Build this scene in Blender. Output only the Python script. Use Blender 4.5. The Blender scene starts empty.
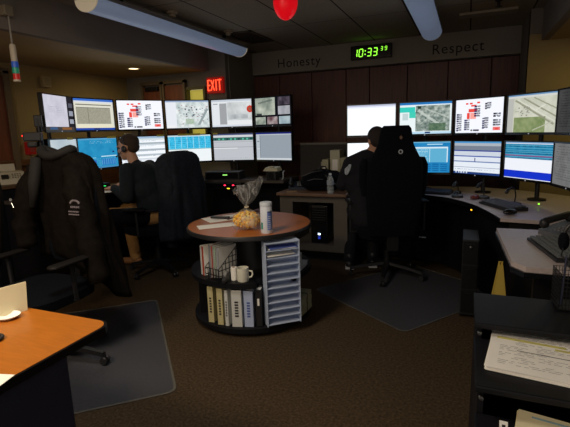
import bpy, bmesh, math, random
import numpy as np
from mathutils import Vector, Matrix, noise
PI = math.pi
R = math.radians
random.seed(7)
scn = bpy.context.scene
C = scn.collection

# ------------------------------------------------------------------ colour + materials
def lin(c):
    out = []
    for v in c[:3]:
        v = v / 255.0
        out.append(v / 12.92 if v <= 0.04045 else ((v + 0.055) / 1.055) ** 2.4)
    return (*out, 1.0)

_mats = {}
def mat(name, col, rough=0.6, metal=0.0, vary=0.0, scale=20.0, bump=0.0, bscale=200.0, emit=0.0, ecol=None, alpha=1.0,
        trans=0.0, coat=0.0, spec=0.5, stretch=None):
    if name in _mats: return _mats[name]
    m = bpy.data.materials.new(name); m.use_nodes = True
    nt = m.node_tree; b = nt.nodes['Principled BSDF']
    b.inputs['Base Color'].default_value = lin(col)
    b.inputs['Roughness'].default_value = rough
    b.inputs['Metallic'].default_value = metal
    b.inputs['Specular IOR Level'].default_value = spec
    b.inputs['Coat Weight'].default_value = coat
    b.inputs['Alpha'].default_value = alpha
    b.inputs['Transmission Weight'].default_value = trans
    if vary or bump:
        tc = nt.nodes.new('ShaderNodeTexCoord'); mp = nt.nodes.new('ShaderNodeMapping')
        nt.links.new(tc.outputs['Object'], mp.inputs[0])
        if stretch: mp.inputs['Scale'].default_value = stretch
    if vary:
        n = nt.nodes.new('ShaderNodeTexNoise'); n.inputs['Scale'].default_value = scale; n.inputs['Detail'].default_value = 5
        nt.links.new(mp.outputs[0], n.inputs['Vector'])
        r = nt.nodes.new('ShaderNodeValToRGB')
        l = lin(col)
        r.color_ramp.elements[0].position = .3; r.color_ramp.elements[1].position = .7
        r.color_ramp.elements[0].color = tuple(max(0, x * (1 - vary)) for x in l[:3]) + (1,)
        r.color_ramp.elements[1].color = tuple(min(1, x * (1 + vary)) for x in l[:3]) + (1,)
        nt.links.new(n.outputs['Fac'], r.inputs[0]); nt.links.new(r.outputs[0], b.inputs['Base Color'])
    if bump:
        n2 = nt.nodes.new('ShaderNodeTexNoise'); n2.inputs['Scale'].default_value = bscale
        nt.links.new(mp.outputs[0], n2.inputs['Vector'])
        bp = nt.nodes.new('ShaderNodeBump'); bp.inputs['Strength'].default_value = bump; bp.inputs['Distance'].default_value = .004
        nt.links.new(n2.outputs['Fac'], bp.inputs['Height']); nt.links.new(bp.outputs[0], b.inputs['Normal'])
    if emit:
        b.inputs['Emission Color'].default_value = lin(ecol or col); b.inputs['Emission Strength'].default_value = emit
    _mats[name] = m
    return m

BLACK = mat('black_plastic', (30, 30, 33), .45, vary=.15, scale=6)
BLACKG = mat('black_gloss_plastic', (20, 20, 23), .22)
DESKBLK = mat('black_laminate', (19, 19, 23), .5, vary=.2, scale=9, bump=.15, spec=.2)
FABRIC = mat('black_fabric', (16, 18, 24), .95, vary=.3, scale=90, bump=.6, bscale=500, spec=.08)
JACKET = mat('dark_brown_black_nylon', (21, 17, 14), .85, vary=.3, scale=25, bump=.4, bscale=120, spec=.06)
JACKETB = mat('black_wool_coat', (36, 40, 49), .92, vary=.25, scale=30, bump=.5, bscale=200, spec=.12)
METAL = mat('brushed_metal', (150, 150, 150), .3, 1.0)
DKMETAL = mat('dark_metal', (42, 42, 45), .4, .6)
WHITEP = mat('white_plastic', (205, 212, 220), .45)
PAPER = mat('white_paper', (246, 243, 236), .8, vary=.03, scale=15)
PAPERC = mat('cream_paper', (228, 216, 178), .8, vary=.03, scale=15)
INK = mat('grey_ink', (168, 166, 168), .8)
INKB = mat('black_ink', (30, 28, 32), .8)
SKIN = mat('skin', (196, 146, 118), .55, vary=.08, scale=12)
HAIR = mat('dark_brown_hair', (58, 42, 32), .8, vary=.35, scale=120, bump=.6, bscale=400)
SHIRT = mat('dark_navy_uniform', (31, 37, 42), .9, vary=.15, scale=30, bump=.3, bscale=300, spec=.2)
SHIRTB = mat('black_uniform', (30, 31, 36), .9, vary=.15, scale=30, bump=.3, bscale=300, spec=.2)
KHAKI = mat('khaki_cloth', (176, 132, 82), .9, vary=.12, scale=30, bump=.3, bscale=300, spec=.2)

def screen_mat(name, strength):
    m = bpy.data.materials.new(name); m.use_nodes = True; nt = m.node_tree; nt.nodes.clear()
    a = nt.nodes.new('ShaderNodeAttribute'); a.attribute_name = 'Col'
    e = nt.nodes.new('ShaderNodeEmission'); e.inputs['Strength'].default_value = strength
    o = nt.nodes.new('ShaderNodeOutputMaterial')
    nt.links.new(a.outputs['Color'], e.inputs[0]); nt.links.new(e.outputs[0], o.inputs[0])
    return m
SCREEN = screen_mat('lit_screen', 1.0)

# ------------------------------------------------------------------ mesh builder
class MB:
    def __init__(s): s.bm = bmesh.new()
    def _add(s, verts, faces, M=None, mi=0):
        vs = [s.bm.verts.new((M @ Vector(v)) if M else v) for v in verts]
        for f in faces:
            try:
                q = s.bm.faces.new([vs[i] for i in f]); q.material_index = mi
            except ValueError: pass
        return vs
    def box(s, c, d, rz=0, M=None, bev=0, mi=0, rx=0, ry=0):
        t = bmesh.new(); bmesh.ops.create_cube(t, size=1)
        for v in t.verts: v.co = Vector((v.co.x * d[0], v.co.y * d[1], v.co.z * d[2]))
        if bev: bmesh.ops.bevel(t, geom=t.edges[:], offset=bev, segments=2, profile=.6, affect='EDGES')
        MM = Matrix.Translation(c) @ Matrix.Rotation(rz, 4, 'Z') @ Matrix.Rotation(ry, 4, 'Y') @ Matrix.Rotation(rx, 4, 'X')
        if M: MM = M @ MM
        t.verts.index_update()
        s._add([MM @ v.co for v in t.verts], [[v.index for v in f.verts] for f in t.faces], mi=mi); t.free(); return s
    def rings(s, rings, cap=True, M=None, closed=True, mi=0):
        n = len(rings[0]); verts = [p for r in rings for p in r]; faces = []
        for i in range(len(rings) - 1):
            for j in range(n if closed else n - 1):
                k = (j + 1) % n
                faces.append((i * n + j, i * n + k, (i + 1) * n + k, (i + 1) * n + j))
        if cap: faces.append(tuple(range(n))[::-1]); faces.append(tuple(range((len(rings) - 1) * n, len(rings) * n)))
        s._add(verts, faces, M, mi); return s
    def tube(s, pts, rad, n=10, cap=True, mi=0):
        pts = [Vector(p) for p in pts]
        if not hasattr(rad, '__len__'): rad = [rad] * len(pts)
        rg = []; u = None
        for i, p in enumerate(pts):
            d = (pts[min(i + 1, len(pts) - 1)] - pts[max(i - 1, 0)]).normalized()
            if u is None: u = d.orthogonal().normalized()
            u = (u - d * u.dot(d)).normalized(); v = d.cross(u)
            rg.append([p + (u * math.cos(a) + v * math.sin(a)) * rad[i] for a in [2 * PI * k / n for k in range(n)]])
        return s.rings(rg, cap, mi=mi)
    def cyl(s, c, r, h, n=24, M=None, r2=None, mi=0):   # base centre
        r2 = r if r2 is None else r2
        return s.lathe([(0, 0), (r, 0), (r2, h), (0, h)], c, n, M, mi)
    def lathe(s, prof, c=(0, 0, 0), n=24, M=None, mi=0):
        c = Vector(c); verts = []; faces = []; idx = []
        for r, z in prof:
            if r < 1e-6: verts.append(c + Vector((0, 0, z))); idx.append([len(verts) - 1] * n)
            else:
                b = len(verts)
                for k in range(n): verts.append(c + Vector((r * math.cos(2 * PI * k / n), r * math.sin(2 * PI * k / n), z)))
                idx.append(list(range(b, b + n)))
        for i in range(len(prof) - 1):
            for k in range(n):
                q = [idx[i][k], idx[i][(k + 1) % n], idx[i + 1][(k + 1) % n], idx[i + 1][k]]
                u = []
                for x in q:
                    if x not in u: u.append(x)
                if len(u) > 2: faces.append(u)
        s._add(verts, faces, M, mi); return s
    def prism(s, poly, z0, z1, M=None, mi=0):
        n = len(poly)
        return s.rings([[(x, y, z0) for x, y in poly], [(x, y, z1) for x, y in poly]], True, M, mi=mi)
    def ball(s, c, r, M=None, seg=16, rot=None):
        if not hasattr(r, '__len__'): r = (r, r, r)
        t = bmesh.new(); bmesh.ops.create_uvsphere(t, u_segments=seg, v_segments=max(6, seg // 2 + 2), radius=1)
        MM = Matrix.Translation(c) @ (rot or Matrix()) @ Matrix.Diagonal((*r, 1))
        if M: MM = M @ MM
        t.verts.index_update()
        s._add([MM @ v.co for v in t.verts], [[v.index for v in f.verts] for f in t.faces]); t.free(); return s
    def cap(s, a, b, r1, r2, n=14):   # tapered capsule
        a = Vector(a); b = Vector(b); d = (b - a)
        L = d.length; d.normalize(); u = d.orthogonal().normalized(); v = d.cross(u)
        rg = []
        for k in range(1, 5):
            t = k / 5 * PI / 2; rg.append((a - d * r1 * math.cos(t), r1 * math.sin(t)))
        rg.append((a, r1)); rg.append((b, r2))
        for k in range(1, 5):
            t = k / 5 * PI / 2; rg.append((b + d * r2 * math.sin(t), r2 * math.cos(t)))
        return s.rings([[p + (u * math.cos(2 * PI * j / n) + v * math.sin(2 * PI * j / n)) * r for j in range(n)] for p, r in rg])
    def build(s, name, m, parent=None, smooth=False, loc=None, rz=0, label=None, kind=None, recalc=True):
        if recalc: bmesh.ops.recalc_face_normals(s.bm, faces=s.bm.faces[:])
        me = bpy.data.meshes.new(name); s.bm.to_mesh(me); s.bm.free()
        for x in (m if isinstance(m, (list, tuple)) else [m]): me.materials.append(x)
        if smooth:
            me.shade_smooth()
            if smooth != 'all':
                try: me.set_sharp_from_angle(angle=R(38))
                except Exception: pass
        o = bpy.data.objects.new(name, me); C.objects.link(o)
        if parent: o.parent = parent
        if loc: o.location = loc
        if rz: o.rotation_euler.z = rz
        if label: o['label'] = label
        if kind: o['kind'] = kind
        return o

def tag(o, label, cat, group=None, kind=None):
    o['label'] = label; o['category'] = cat
    if group: o['group'] = group
    if kind: o['kind'] = kind
    return o
def thing(name, loc, rz=0, label='', cat='', group=None):
    o = bpy.data.objects.new(name, None); C.objects.link(o); o.location = loc; o.rotation_euler.z = rz
    o.empty_display_size = .1
    return tag(o, label, cat, group)
def copy_tree(o, parent=None):
    c = o.copy(); C.objects.link(c)
    if parent: c.parent = parent
    for ch in list(o.children): copy_tree(ch, c)
    return c
def struct(o):
    o['kind'] = 'structure'; return o
def baked(o, mods):
    """apply a list of (type, settings) modifiers and replace the mesh"""
    for t, st in mods:
        md = o.modifiers.new(t, t)
        for k, v in st.items(): setattr(md, k, v)
    bpy.context.view_layer.update()
    dg = bpy.context.evaluated_depsgraph_get()
    me = bpy.data.meshes.new_from_object(o.evaluated_get(dg), depsgraph=dg)
    ms = [m for m in o.data.materials]
    o.modifiers.clear(); o.data = me
    me.materials.clear()
    for m in ms: me.materials.append(m)
    me.shade_smooth()
    return o
def text_obj(name, s, size, m, M, parent=None, ext=.001, shear=0, spacing=1):
    cu = bpy.data.curves.new(name, 'FONT'); cu.body = s; cu.size = size; cu.extrude = ext; cu.shear = shear; cu.space_character = spacing
    t = bpy.data.objects.new(name, cu); C.objects.link(t)
    bpy.context.view_layer.update()
    dg = bpy.context.evaluated_depsgraph_get()
    me = bpy.data.meshes.new_from_object(t.evaluated_get(dg), depsgraph=dg)
    bpy.data.objects.remove(t)
    me.transform(M); me.materials.clear(); me.materials.append(m)
    o = bpy.data.objects.new(name, me); C.objects.link(o)
    if parent: o.parent = parent
    return o
UPRIGHT = Matrix.Rotation(R(90), 4, 'X')      # text plane facing -Y

# ------------------------------------------------------------------ camera
cam = bpy.data.cameras.new('camera'); co = bpy.data.objects.new('camera', cam); C.objects.link(co)
fpx = 440.0; cam.sensor_width = 36; cam.lens = fpx * 36 / 570; cam.clip_start = .02
Yc = Vector((468 - 285, -(124.5 - 213.5), -fpx)).normalized()
hv = Vector((1, .031, 0)).normalized()
up = hv.cross(Yc).normalized()
if up.y < 0: up = -up
Xc = Yc.cross(up)
rot = Matrix((Xc, Yc, up))
co.matrix_world = Matrix.Translation((0, 0, 1.38)) @ rot.to_4x4()
scn.camera = co

# ------------------------------------------------------------------ room
CEIL = 2.42; LOW = 2.13
def wall_mat(name, col, vary=.06):
    return mat(name, col, .9, vary=vary, scale=3, bump=.25, bscale=160, spec=.2)
WALLY = wall_mat('tan_wall_paint', (158, 138, 96))
WALLG = wall_mat('grey_beige_wall_paint', (122, 116, 108))
BULK = wall_mat('bulkhead_paint', (126, 118, 110))
LOWC = wall_mat('low_ceiling_paint', (172, 150, 112))

def carpet_mat():
    m = mat('brown_carpet', (74, 61, 46), .98, vary=.45, scale=70, bump=.9, bscale=350, spec=.1)
    return m
f = MB(); f.box((-1, 1.6, -.05), (7.6, 9, .1)); struct(f.build('floor', carpet_mat()))

def ceil_mat():
    m = mat('ceiling_tiles', (150, 140, 124), .95, vary=.12, scale=60, bump=.5, bscale=150, spec=.1)
    nt = m.node_tree; b = nt.nodes['Principled BSDF']
    tc = nt.nodes.new('ShaderNodeTexCoord'); sp = nt.nodes.new('ShaderNodeSeparateXYZ'); nt.links.new(tc.outputs['Object'], sp.inputs[0])
    def line(sock, off, per, w):
        a = nt.nodes.new('ShaderNodeMath'); a.operation = 'ADD'; nt.links.new(sock, a.inputs[0]); a.inputs[1].default_value = off
        d = nt.nodes.new('ShaderNodeMath'); d.operation = 'PINGPONG'; nt.links.new(a.outputs[0], d.inputs[0]); d.inputs[1].default_value = per / 2
        l = nt.nodes.new('ShaderNodeMath'); l.operation = 'LESS_THAN'; nt.links.new(d.outputs[0], l.inputs[0]); l.inputs[1].default_value = w
        return l.outputs[0]
    l1 = line(sp.outputs[0], 1.09, .535, .007); l2 = line(sp.outputs[1], .45, 1.22, .004)
    mx = nt.nodes.new('ShaderNodeMath'); mx.operation = 'MAXIMUM'; nt.links.new(l1, mx.inputs[0]); nt.links.new(l2, mx.inputs[1])
    mix = nt.nodes.new('ShaderNodeMix'); mix.data_type = 'RGBA'
    nt.links.new(mx.outputs[0], mix.inputs[0])
    src = b.inputs['Base Color'].links[0].from_socket
    nt.links.new(src, mix.inputs[6]); mix.inputs[7].default_value = lin((62, 52, 46))
    nt.links.new(mix.outputs[2], b.inputs['Base Color'])
    return m
f = MB(); f.box((-1.2, 1.9, CEIL + .05), (3.8, 7.8, .1)); struct(f.build('ceiling', ceil_mat()))
# low ceilings over both side bays
f = MB(); f.box((-3.79, 1.5, LOW + .04), (1.46, 7.0, .08)); struct(f.build('ceiling_low_side', LOWC))
f = MB(); f.box((1.71, 1.5, LOW + .04), (2.1, 7.0, .08)); struct(f.build('ceiling_low_bay', LOWC))
f = MB(); f.box((-3.03, 1.25, (LOW + CEIL) / 2 - .002), (.06, 7.5, CEIL - LOW)); struct(f.build('trim_1', BULK))
f = MB(); f.box((.63, 1.25, (LOW + CEIL) / 2 - .002), (.06, 7.5, CEIL - LOW)); struct(f.build('trim_2', BULK))
# walls
f = MB(); f.box((-4.36, 1.6, 1.09), (.12, 9.0, 2.2)); struct(f.build('wall_left', WALLY))
f = MB(); f.box((-4.295, 1.6, .55), (.02, 6.6, 1.1), bev=.004); f.box((-4.28, 1.6, 1.13), (.05, 6.6, .07), bev=.01)
struct(f.build('trim_3', mat('brown_wood_trim', (96, 62, 36), .5, vary=.25, scale=6, stretch=(1, 1, 8))))
# bay back wall (left) with the window opening
wb = MB(); Yb = 4.98
wb.box((-3.86, Yb, 1.09), (1.0, .12, 2.2)); wb.box((-2.915, Yb, 1.21), (.29, .12, 2.42))
wb.box((-3.21, Yb, 2.06), (.3, .12, .26)); wb.box((-3.21, Yb, .68), (.3, .12, 1.36))
struct(wb.build('wall_bay_left', WALLG))
f = MB(); f.box((-2.80, 5.38, 1.21), (.08, .76, 2.42)); struct(f.build('wall_return_left', WALLG))
# main back wall: header + wood panels
f = MB(); f.box((-1.13, 5.72, 2.275), (3.34, .12, .29)); struct(f.build('wall_header', wall_mat('header_paint', (138, 131, 120))))
f = MB(); f.box((-1.13, 5.76, 1.06), (3.34, .06, 2.13)); struct(f.build('wall_back', mat('dark_backing', (22, 18, 16), .9)))
f = MB(); x = -2.76; ws = [.38, .46, .46, .3, .46, .46, .46, .28]
for w in ws:
    f.box((x + w / 2, 5.70, 1.06), (w - .008, .035, 2.10), bev=.004); x += w
WOODP = mat('dark_red_brown_wood', (84, 42, 30), .5, vary=.35, scale=5, stretch=(9, 9, .7))
struct(f.build('wall_back_panelling', WOODP))
f = MB(); f.box((.54, 5.335, 1.21), (.08, .81, 2.42)); struct(f.build('wall_return_right', WALLG))
f = MB(); f.box((1.6, 4.97, 1.09), (2.2, .1, 2.2)); struct(f.build('wall_bay_right', WALLY))
f = MB(); f.box((.58, 4.97, 2.305), (.16, .098, .22)); struct(f.build('trim_4', BULK))
f = MB(); f.box((2.74, 1.6, 1.09), (.1, 7.6, 2.2)); struct(f.build('wall_right', WALLY))

# window_1 (lit room beyond) and doors in the bay
w1 = bpy.data.objects.new('window_1', None); C.objects.link(w1); w1.location = (-3.205, 4.92, 1.64); w1['kind'] = 'structure'
f = MB()
for sx in (-1, 1): f.box((sx * .137, -.005, 0), (.03, .07, .62))
for sz in (-1, 1): f.box((0, -.005, sz * .295), (.244, .07, .03))
f.build('window_frame', mat('olive_frame', (96, 88, 52), .6), w1)
f = MB(); f.box((0, .05, 0), (.244, .01, .56)); f.build('window_pane', mat('lit_yellow_window', (176, 164, 62), .4, emit=.42, ecol=(226, 208, 90)), w1)
DOORW = mat('red_brown_door', (112, 62, 42), .5, vary=.3, scale=4, stretch=(8, 8, .8))
for i, (x, w) in enumerate(((-3.86, .30), (-3.51, .32))):
    d = bpy.data.objects.new('door_%d' % (i + 1), None); C.objects.link(d); d.location = (x, 4.9, 0); d['kind'] = 'structure'
    f = MB(); f.box((0, 0, 1.0), (w - .03, .04, 1.98), bev=.004); f.build('door_leaf', DOORW, d)
    f = MB(); f.box((-w / 2, -.01, 1.02), (.03, .06, 2.04)); f.box((w / 2, -.01, 1.02), (.03, .06, 2.04)); f.box((0, -.01, 2.03), (w + .03, .06, .04))
    f.build('door_frame', mat('door_frame_tan', (104, 88, 66), .6), d)
    f = MB(); f.tube([(w * .3, -.02, 1.0), (w * .3, -.06, 1.0), (w * .15, -.06, 1.0)], .009); f.build('door_handle', METAL, d)
    if i == 0:
        f = MB(); f.box((.02, -.045, 1.96), (.2, .05, .05), bev=.006); f.build('door_closer', DKMETAL, d)
# door in left wall
d = bpy.data.objects.new('door_3', None); C.objects.link(d); d.location = (-4.285, 2.72, 0); d['kind'] = 'structure'
f = MB(); f.box((0, 0, 1.0), (.035, .82, 1.98), bev=.004); f.build('door_leaf', DOORW, d)
f = MB()
for sy in (-1, 1): f.box((.01, sy * .44, 1.02), (.05, .06, 2.04))
f.box((.01, 0, 2.04), (.05, .94, .05)); f.build('door_frame', _mats['door_frame_tan'], d)
f = MB(); f.tube([(.02, .33, 1.0), (.07, .33, 1.0), (.07, .22, 1.0)], .01); f.build('door_handle', METAL, d)

# wall lettering
LET = mat('dark_lettering', (24, 19, 18), .8)
o = text_obj('wall_lettering', 'Honesty', .16, LET, Matrix.Translation((-2.39, 5.655, 2.20)) @ UPRIGHT, spacing=1.12)
tag(o, 'dark painted word Honesty on the header above the wood panels', 'lettering')
o = text_obj('wall_lettering', 'Respect', .16, LET, Matrix.Translation((-.43, 5.655, 2.195)) @ UPRIGHT, spacing=1.1)
tag(o, 'dark painted word Respect on the header right of the clock', 'lettering')

# digital clock 10:33 39
ck = thing('digital_clock', (-1.13, 5.66, 2.285), 0, 'black wall clock with green digits reading 10:33 39', 'clock')
f = MB(); f.box((0, -.03, 0), (.50, .06, .165), bev=.01); f.build('clock_case', BLACKG, ck)
GREEN = mat('green_led', (120, 255, 70), .4, emit=1.7, ecol=(150, 255, 60))
SEG = {'0': 'abcdef', '1': 'bc', '3': 'abcdg', '9': 'abcdfg'}
def seg_digit(mb, x, z, h, ch):
    w = h * .52; t = h * .11; k = .12
    P = {'a': (0, h / 2, 1), 'g': (0, 0, 1), 'd': (0, -h / 2, 1), 'f': (-w / 2, h / 4, 0), 'b': (w / 2, h / 4, 0), 'e': (-w / 2, -h / 4, 0), 'c': (w / 2, -h / 4, 0)}
    for sgm in SEG[ch]:
        px, pz, hz = P[sgm]
        mb.box((x + px + pz * k, -.062, z + pz), (w * .8 if hz else t, .004, t if hz else h / 2 * .86))
for ch, x in zip('1033', (-.190, -.120, -.018, .054)): f = MB(); seg_digit(f, x, -.005, .085, ch); f.build('digit', GREEN, ck)
f = MB(); f.box((-.066, -.062, .015), (.012, .004, .012)); f.box((-.069, -.062, -.025), (.012, .004, .012)); f.build('colon', GREEN, ck)
for ch, x in zip('39', (.132, .182)): f = MB(); seg_digit(f, x, .025, .042, ch); f.build('digit', GREEN, ck)

# exit sign
ex = thing('exit_sign', (-2.90, 4.92, 1.95), 0, 'glowing red EXIT sign on the wall beside the lit yellow window', 'sign')
f = MB(); f.box((0, -.03, 0), (.23, .05, .19), bev=.008); f.build('sign_housing', mat('red_lit_housing', (150, 30, 24), .5, emit=.14, ecol=(255, 30, 16)), ex)
RED = mat('red_letters', (255, 90, 60), .4, emit=2.6, ecol=(255, 70, 40))
H = .13; y = -.058
f = MB(); f.box((-.092, y, 0), (.012, .004, H))
for z in (-1, 0, 1): f.box((-.074, y, z * (H / 2 - .006)), (.026, .004, .012))
f.build('letter', RED, ex)
f = MB()
for a in (-1, 1): f.box((-.026, y - .001 * a, 0), (.011, .004, H * 1.02), ry=a * R(19))
f.build('letter', RED, ex)
f = MB(); f.box((.024, y, 0), (.012, .004, H)); f.build('letter', RED, ex)
f = MB(); f.box((.072, y, 0), (.012, .004, H)); f.box((.072, y, H / 2 - .006), (.056, .004, .012)); f.build('letter', RED, ex)

# ------------------------------------------------------------------ ceiling fittings
FLUO = mat('dim_fluorescent_diffuser', (150, 170, 205), .35, emit=.17, ecol=(164, 182, 215), vary=.08, scale=3)
def fluorescent(loc, L, label, caplit):
    t = thing('fluorescent_light', loc, 0, label, 'ceiling light', None)
    n = 14; sec = [(.10 * math.cos(PI + PI * k / n), .085 * math.sin(PI + PI * k / n)) for k in range(n + 1)]
    f = MB(); f.rings([[(x, -L / 2, z) for x, z in sec], [(x, L / 2, z) for x, z in sec]], True); f.build('diffuser', FLUO, t, smooth=True)
    for sy in (-1, 1):
        f = MB(); f.rings([[(x * 1.03, sy * (L / 2 + dy), z * 1.03) for x, z in sec] for dy in (0, .012)], True)
        f.build('end_cap', mat('pale_cap', (205, 196, 178), .5, emit=.25, ecol=(225, 205, 170)) if caplit else WHITEP, t)
    f = MB(); f.box((0, 0, .012), (.21, L + .02, .024)); f.build('fixture_tray', mat('fixture_grey', (120, 122, 128), .5), t)
    f = MB()
    for sy in (-.35, .35): f.box((0, sy * L, .06), (.03, .03, .072))
    f.build('hanger', DKMETAL, t)
    return t
fluorescent((-2.51, 3.68, 2.325), 2.26, 'long rounded fluorescent light beside the bulkhead on the left', True)
fluorescent((-.385, 3.82, 2.325), 2.34, 'rounded fluorescent light between the clock and the word Respect', False)

t = thing('red_ceiling_lamp', (-1.24, 3.12, 2.42), 0, 'round glowing red lamp hanging under the ceiling tiles', 'lamp')
f = MB(); f.lathe([(0, 0), (.035, 0), (.03, -.03), (0, -.03)]); f.build('lamp_base', BLACK, t, smooth=True)
f = MB(); f.lathe([(0, -.03)] + [(.092 * math.sin(PI * k / 16) * (1 - .1 * k / 16), -.03 - .118 + .118 * math.cos(PI * k / 16)) for k in range(1, 16)] + [(0, -.268)], n=32)
f.build('red_globe', mat('red_glow', (190, 12, 24), .35, emit=.62, ecol=(235, 10, 26)), t, smooth=True)

t = thing('air_vent', (-2.3, 4.7, 2.42), 0, 'dark slotted air vent in the ceiling near the first light', 'vent')
f = MB()
for sx in (-1, 1): f.box((sx * .14, 0, -.006), (.02, .62, .014))
for sy in (-1, 1): f.box((0, sy * .3, -.006), (.3, .02, .014))
f.build('vent_frame', mat('vent_grey', (70, 62, 54), .7), t)
f = MB()
for k in range(9): f.box((-.12 + k * .03, 0, -.005), (.012, .58, .012), ry=R(30))
f.build('vent_slats', _mats['vent_grey'], t)
t = thing('air_vent', (.13, 4.84, 2.42), 0, 'pale long ceiling panel with a raised rim above the word Respect', 'ceiling panel')
f = MB(); f.box((0, 0, -.012), (.50, .16, .024), bev=.004); f.build('panel_rim', mat('panel_pale', (150, 142, 124), .7), t)
t.name = 'ceiling_panel'
for (x, y, z, lab) in ((-2.42, 3.42, 2.42, 'small pale smoke detector on the ceiling above the long left light'),
                       (-2.36, 4.30, 2.42, 'small smoke detector on the ceiling near the vent')):
    t = thing('smoke_detector', (x, y, z), 0, lab, 'smoke detector')
    f = MB(); f.lathe([(0, 0), (.05, 0), (.048, -.018), (.03, -.02), (.028, -.045), (0, -.05)]); f.build('detector_body', mat('detector_plastic', (150, 140, 118), .6), t, smooth=True)
    f = MB(); f.cyl((.02, 0, -.052), .005, .006, 8); f.build('detector_light', BLACK, t)
t = thing('ceiling_sprinkler', (.20, 4.45, 2.42), 0, 'small dark sprinkler head on the ceiling before the pale panel', 'sprinkler')
f = MB(); f.lathe([(0, 0), (.035, 0), (.03, -.01), (.012, -.015), (.012, -.05), (.028, -.052), (.028, -.056), (0, -.056)]); f.build('sprinkler_head', DKMETAL, t, smooth=True)

t = thing('recessed_downlight', (-3.573, 4.226, 2.13), 0, 'small round lit downlight in the low side ceiling', 'ceiling light')
f = MB(); f.lathe([(.055, -.001), (.085, -.001), (.085, -.012), (.055, -.008)]); f.build('light_trim', mat('trim_cream', (200, 180, 140), .5), t, smooth=True)
f = MB(); f.lathe([(0, -.004), (.06, -.004), (.055, -.001), (0, -.001)]); f.build('lamp_lens', mat('warm_lens', (255, 240, 200), .4, emit=3.0, ecol=(255, 232, 180)), t)

# signal tower lamp on a pole from the ceiling
t = thing('signal_tower_light', (-2.955, 2.275, 2.255), 0, 'slim signal light with blue, green and red rings hanging on a pole', 'signal light')
t.scale = (1.15,) * 3
f = MB(); f.box((-.012, 0, -.01), (.054, .06, .06), bev=.008); f.build('wall_mount', mat('mount_beige', (132, 124, 104), .6), t)
f = MB(); f.tube([(0, 0, -.03), (0, 0, -.215)], .005, 8); f.build('pole', mat('pale_rod', (150, 145, 135), .5), t, smooth=True)
f = MB(); f.lathe([(0, -.196), (.014, -.201), (.018, -.216), (.018, -.301), (0, -.301)]); f.build('white_body', mat('wand_white', (190, 180, 160), .5), t, smooth=True)
for nm, z, col, e in (('blue_lens', -.301, (40, 90, 190), .12), ('green_lens', -.337, (40, 150, 120), .08), ('red_lens', -.373, (190, 40, 36), .14)):
    f = MB(); f.cyl((0, 0, z - .034), .019, .034, 20); f.build(nm, mat(nm, col, .3, emit=e, ecol=col), t, smooth=True)
f = MB(); f.cyl((0, 0, -.419), .02, .012, 20); f.build('end_cap', _mats['wand_white'], t, smooth=True)

# ------------------------------------------------------------------ monitors
GW, GH = 96, 60
rng = np.random.default_rng(3)
def canvas(bg): a = np.zeros((GH, GW, 3)); a[:] = bg; return a
def rect(a, x0, y0, x1, y1, c):
    a[int(round(y0 * GH)):max(int(round(y1 * GH)), int(round(y0 * GH)) + 1), int(round(x0 * GW)):max(int(round(x1 * GW)), int(round(x0 * GW)) + 1)] = c
def vnoise(sc, x0, y0, x1, y1, oct=4, seed=0):
    X0, X1, Y0, Y1 = int(x0 * GW), int(x1 * GW), int(y0 * GH), int(y1 * GH)
    o = np.zeros((Y1 - Y0, X1 - X0))
    for j in range(Y0, Y1):
        for i in range(X0, X1):
            o[j - Y0, i - X0] = noise.fractal(Vector((i / GW * sc + seed, j / GW * sc, seed * 3.1)), .9, 2.1, oct)
    return o, (slice(Y0, Y1), slice(X0, X1))
def mapnoise(a, x0, y0, x1, y1, c0, c1, sc=12, seed=0, oct=4):
    n, sl = vnoise(sc, x0, y0, x1, y1, oct, seed)
    n = np.clip(n * .6 + .5, 0, 1)[..., None]
    a[sl] = np.array(c0) * (1 - n) + np.array(c1) * n
def diag(a, x0, y0, x1, y1, w, c, blend=1.0):
    for j in range(GH):
        for i in range(GW):
            x, y = (i + .5) / GW, (j + .5) / GH
            dx, dy = x1 - x0, y1 - y0; L2 = dx * dx + dy * dy
            t = ((x - x0) * dx + (y - y0) * dy) / L2
            if 0 <= t <= 1 and math.hypot(x - x0 - t * dx, (y - y0 - t * dy)) < w: a[j, i] = a[j, i] * (1 - blend) + np.array(c) * blend
def textrow(a, x0, y, x1, c, dens=.55, h=1):
    j = int(y * GH)
    for i in range(int(x0 * GW), int(x1 * GW)):
        if rng.random() < dens: a[j:j + h, i] = c

def s_doc():
    a = canvas((205, 203, 216)); mapnoise(a, 0, 0, .8, .92, (196, 194, 208), (214, 212, 224), 5, 1)
    for k in range(4): textrow(a, .18, .33 + k * .05, .70, (176, 174, 190), .6)
    rect(a, .8, 0, 1, .92, (38, 36, 42)); rect(a, .85, .18, 1, .32, (86, 88, 100)); rect(a, .85, .42, 1, .56, (150, 155, 170)); rect(a, .85, .66, 1, .8, (160, 166, 180))
    rect(a, 0, .9, 1, 1, (70, 64, 64)); rect(a, .15, .92, .4, .98, (60, 90, 130)); rect(a, .55, .91, .9, .99, (140, 92, 52)); return a
def s_grid():
    a = canvas((224, 222, 206)); rect(a, 0, 0, 1, .06, (60, 110, 200)); rect(a, 0, .06, 1, .11, (216, 222, 232)); rect(a, .05, .17, .95, .20, (120, 118, 104))
    mapnoise(a, .06, .27, .92, .80, (146, 144, 128), (172, 168, 150), 40, 2); rect(a, .06, .26, .92, .29, (110, 112, 106)); rect(a, .33, .27, .345, .80, (112, 108, 96))
    rect(a, .06, .82, .95, .93, (232, 226, 200)); rect(a, 0, .94, 1, 1, (40, 74, 170)); rect(a, .45, .95, .6, .99, (20, 30, 70)); return a
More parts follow.
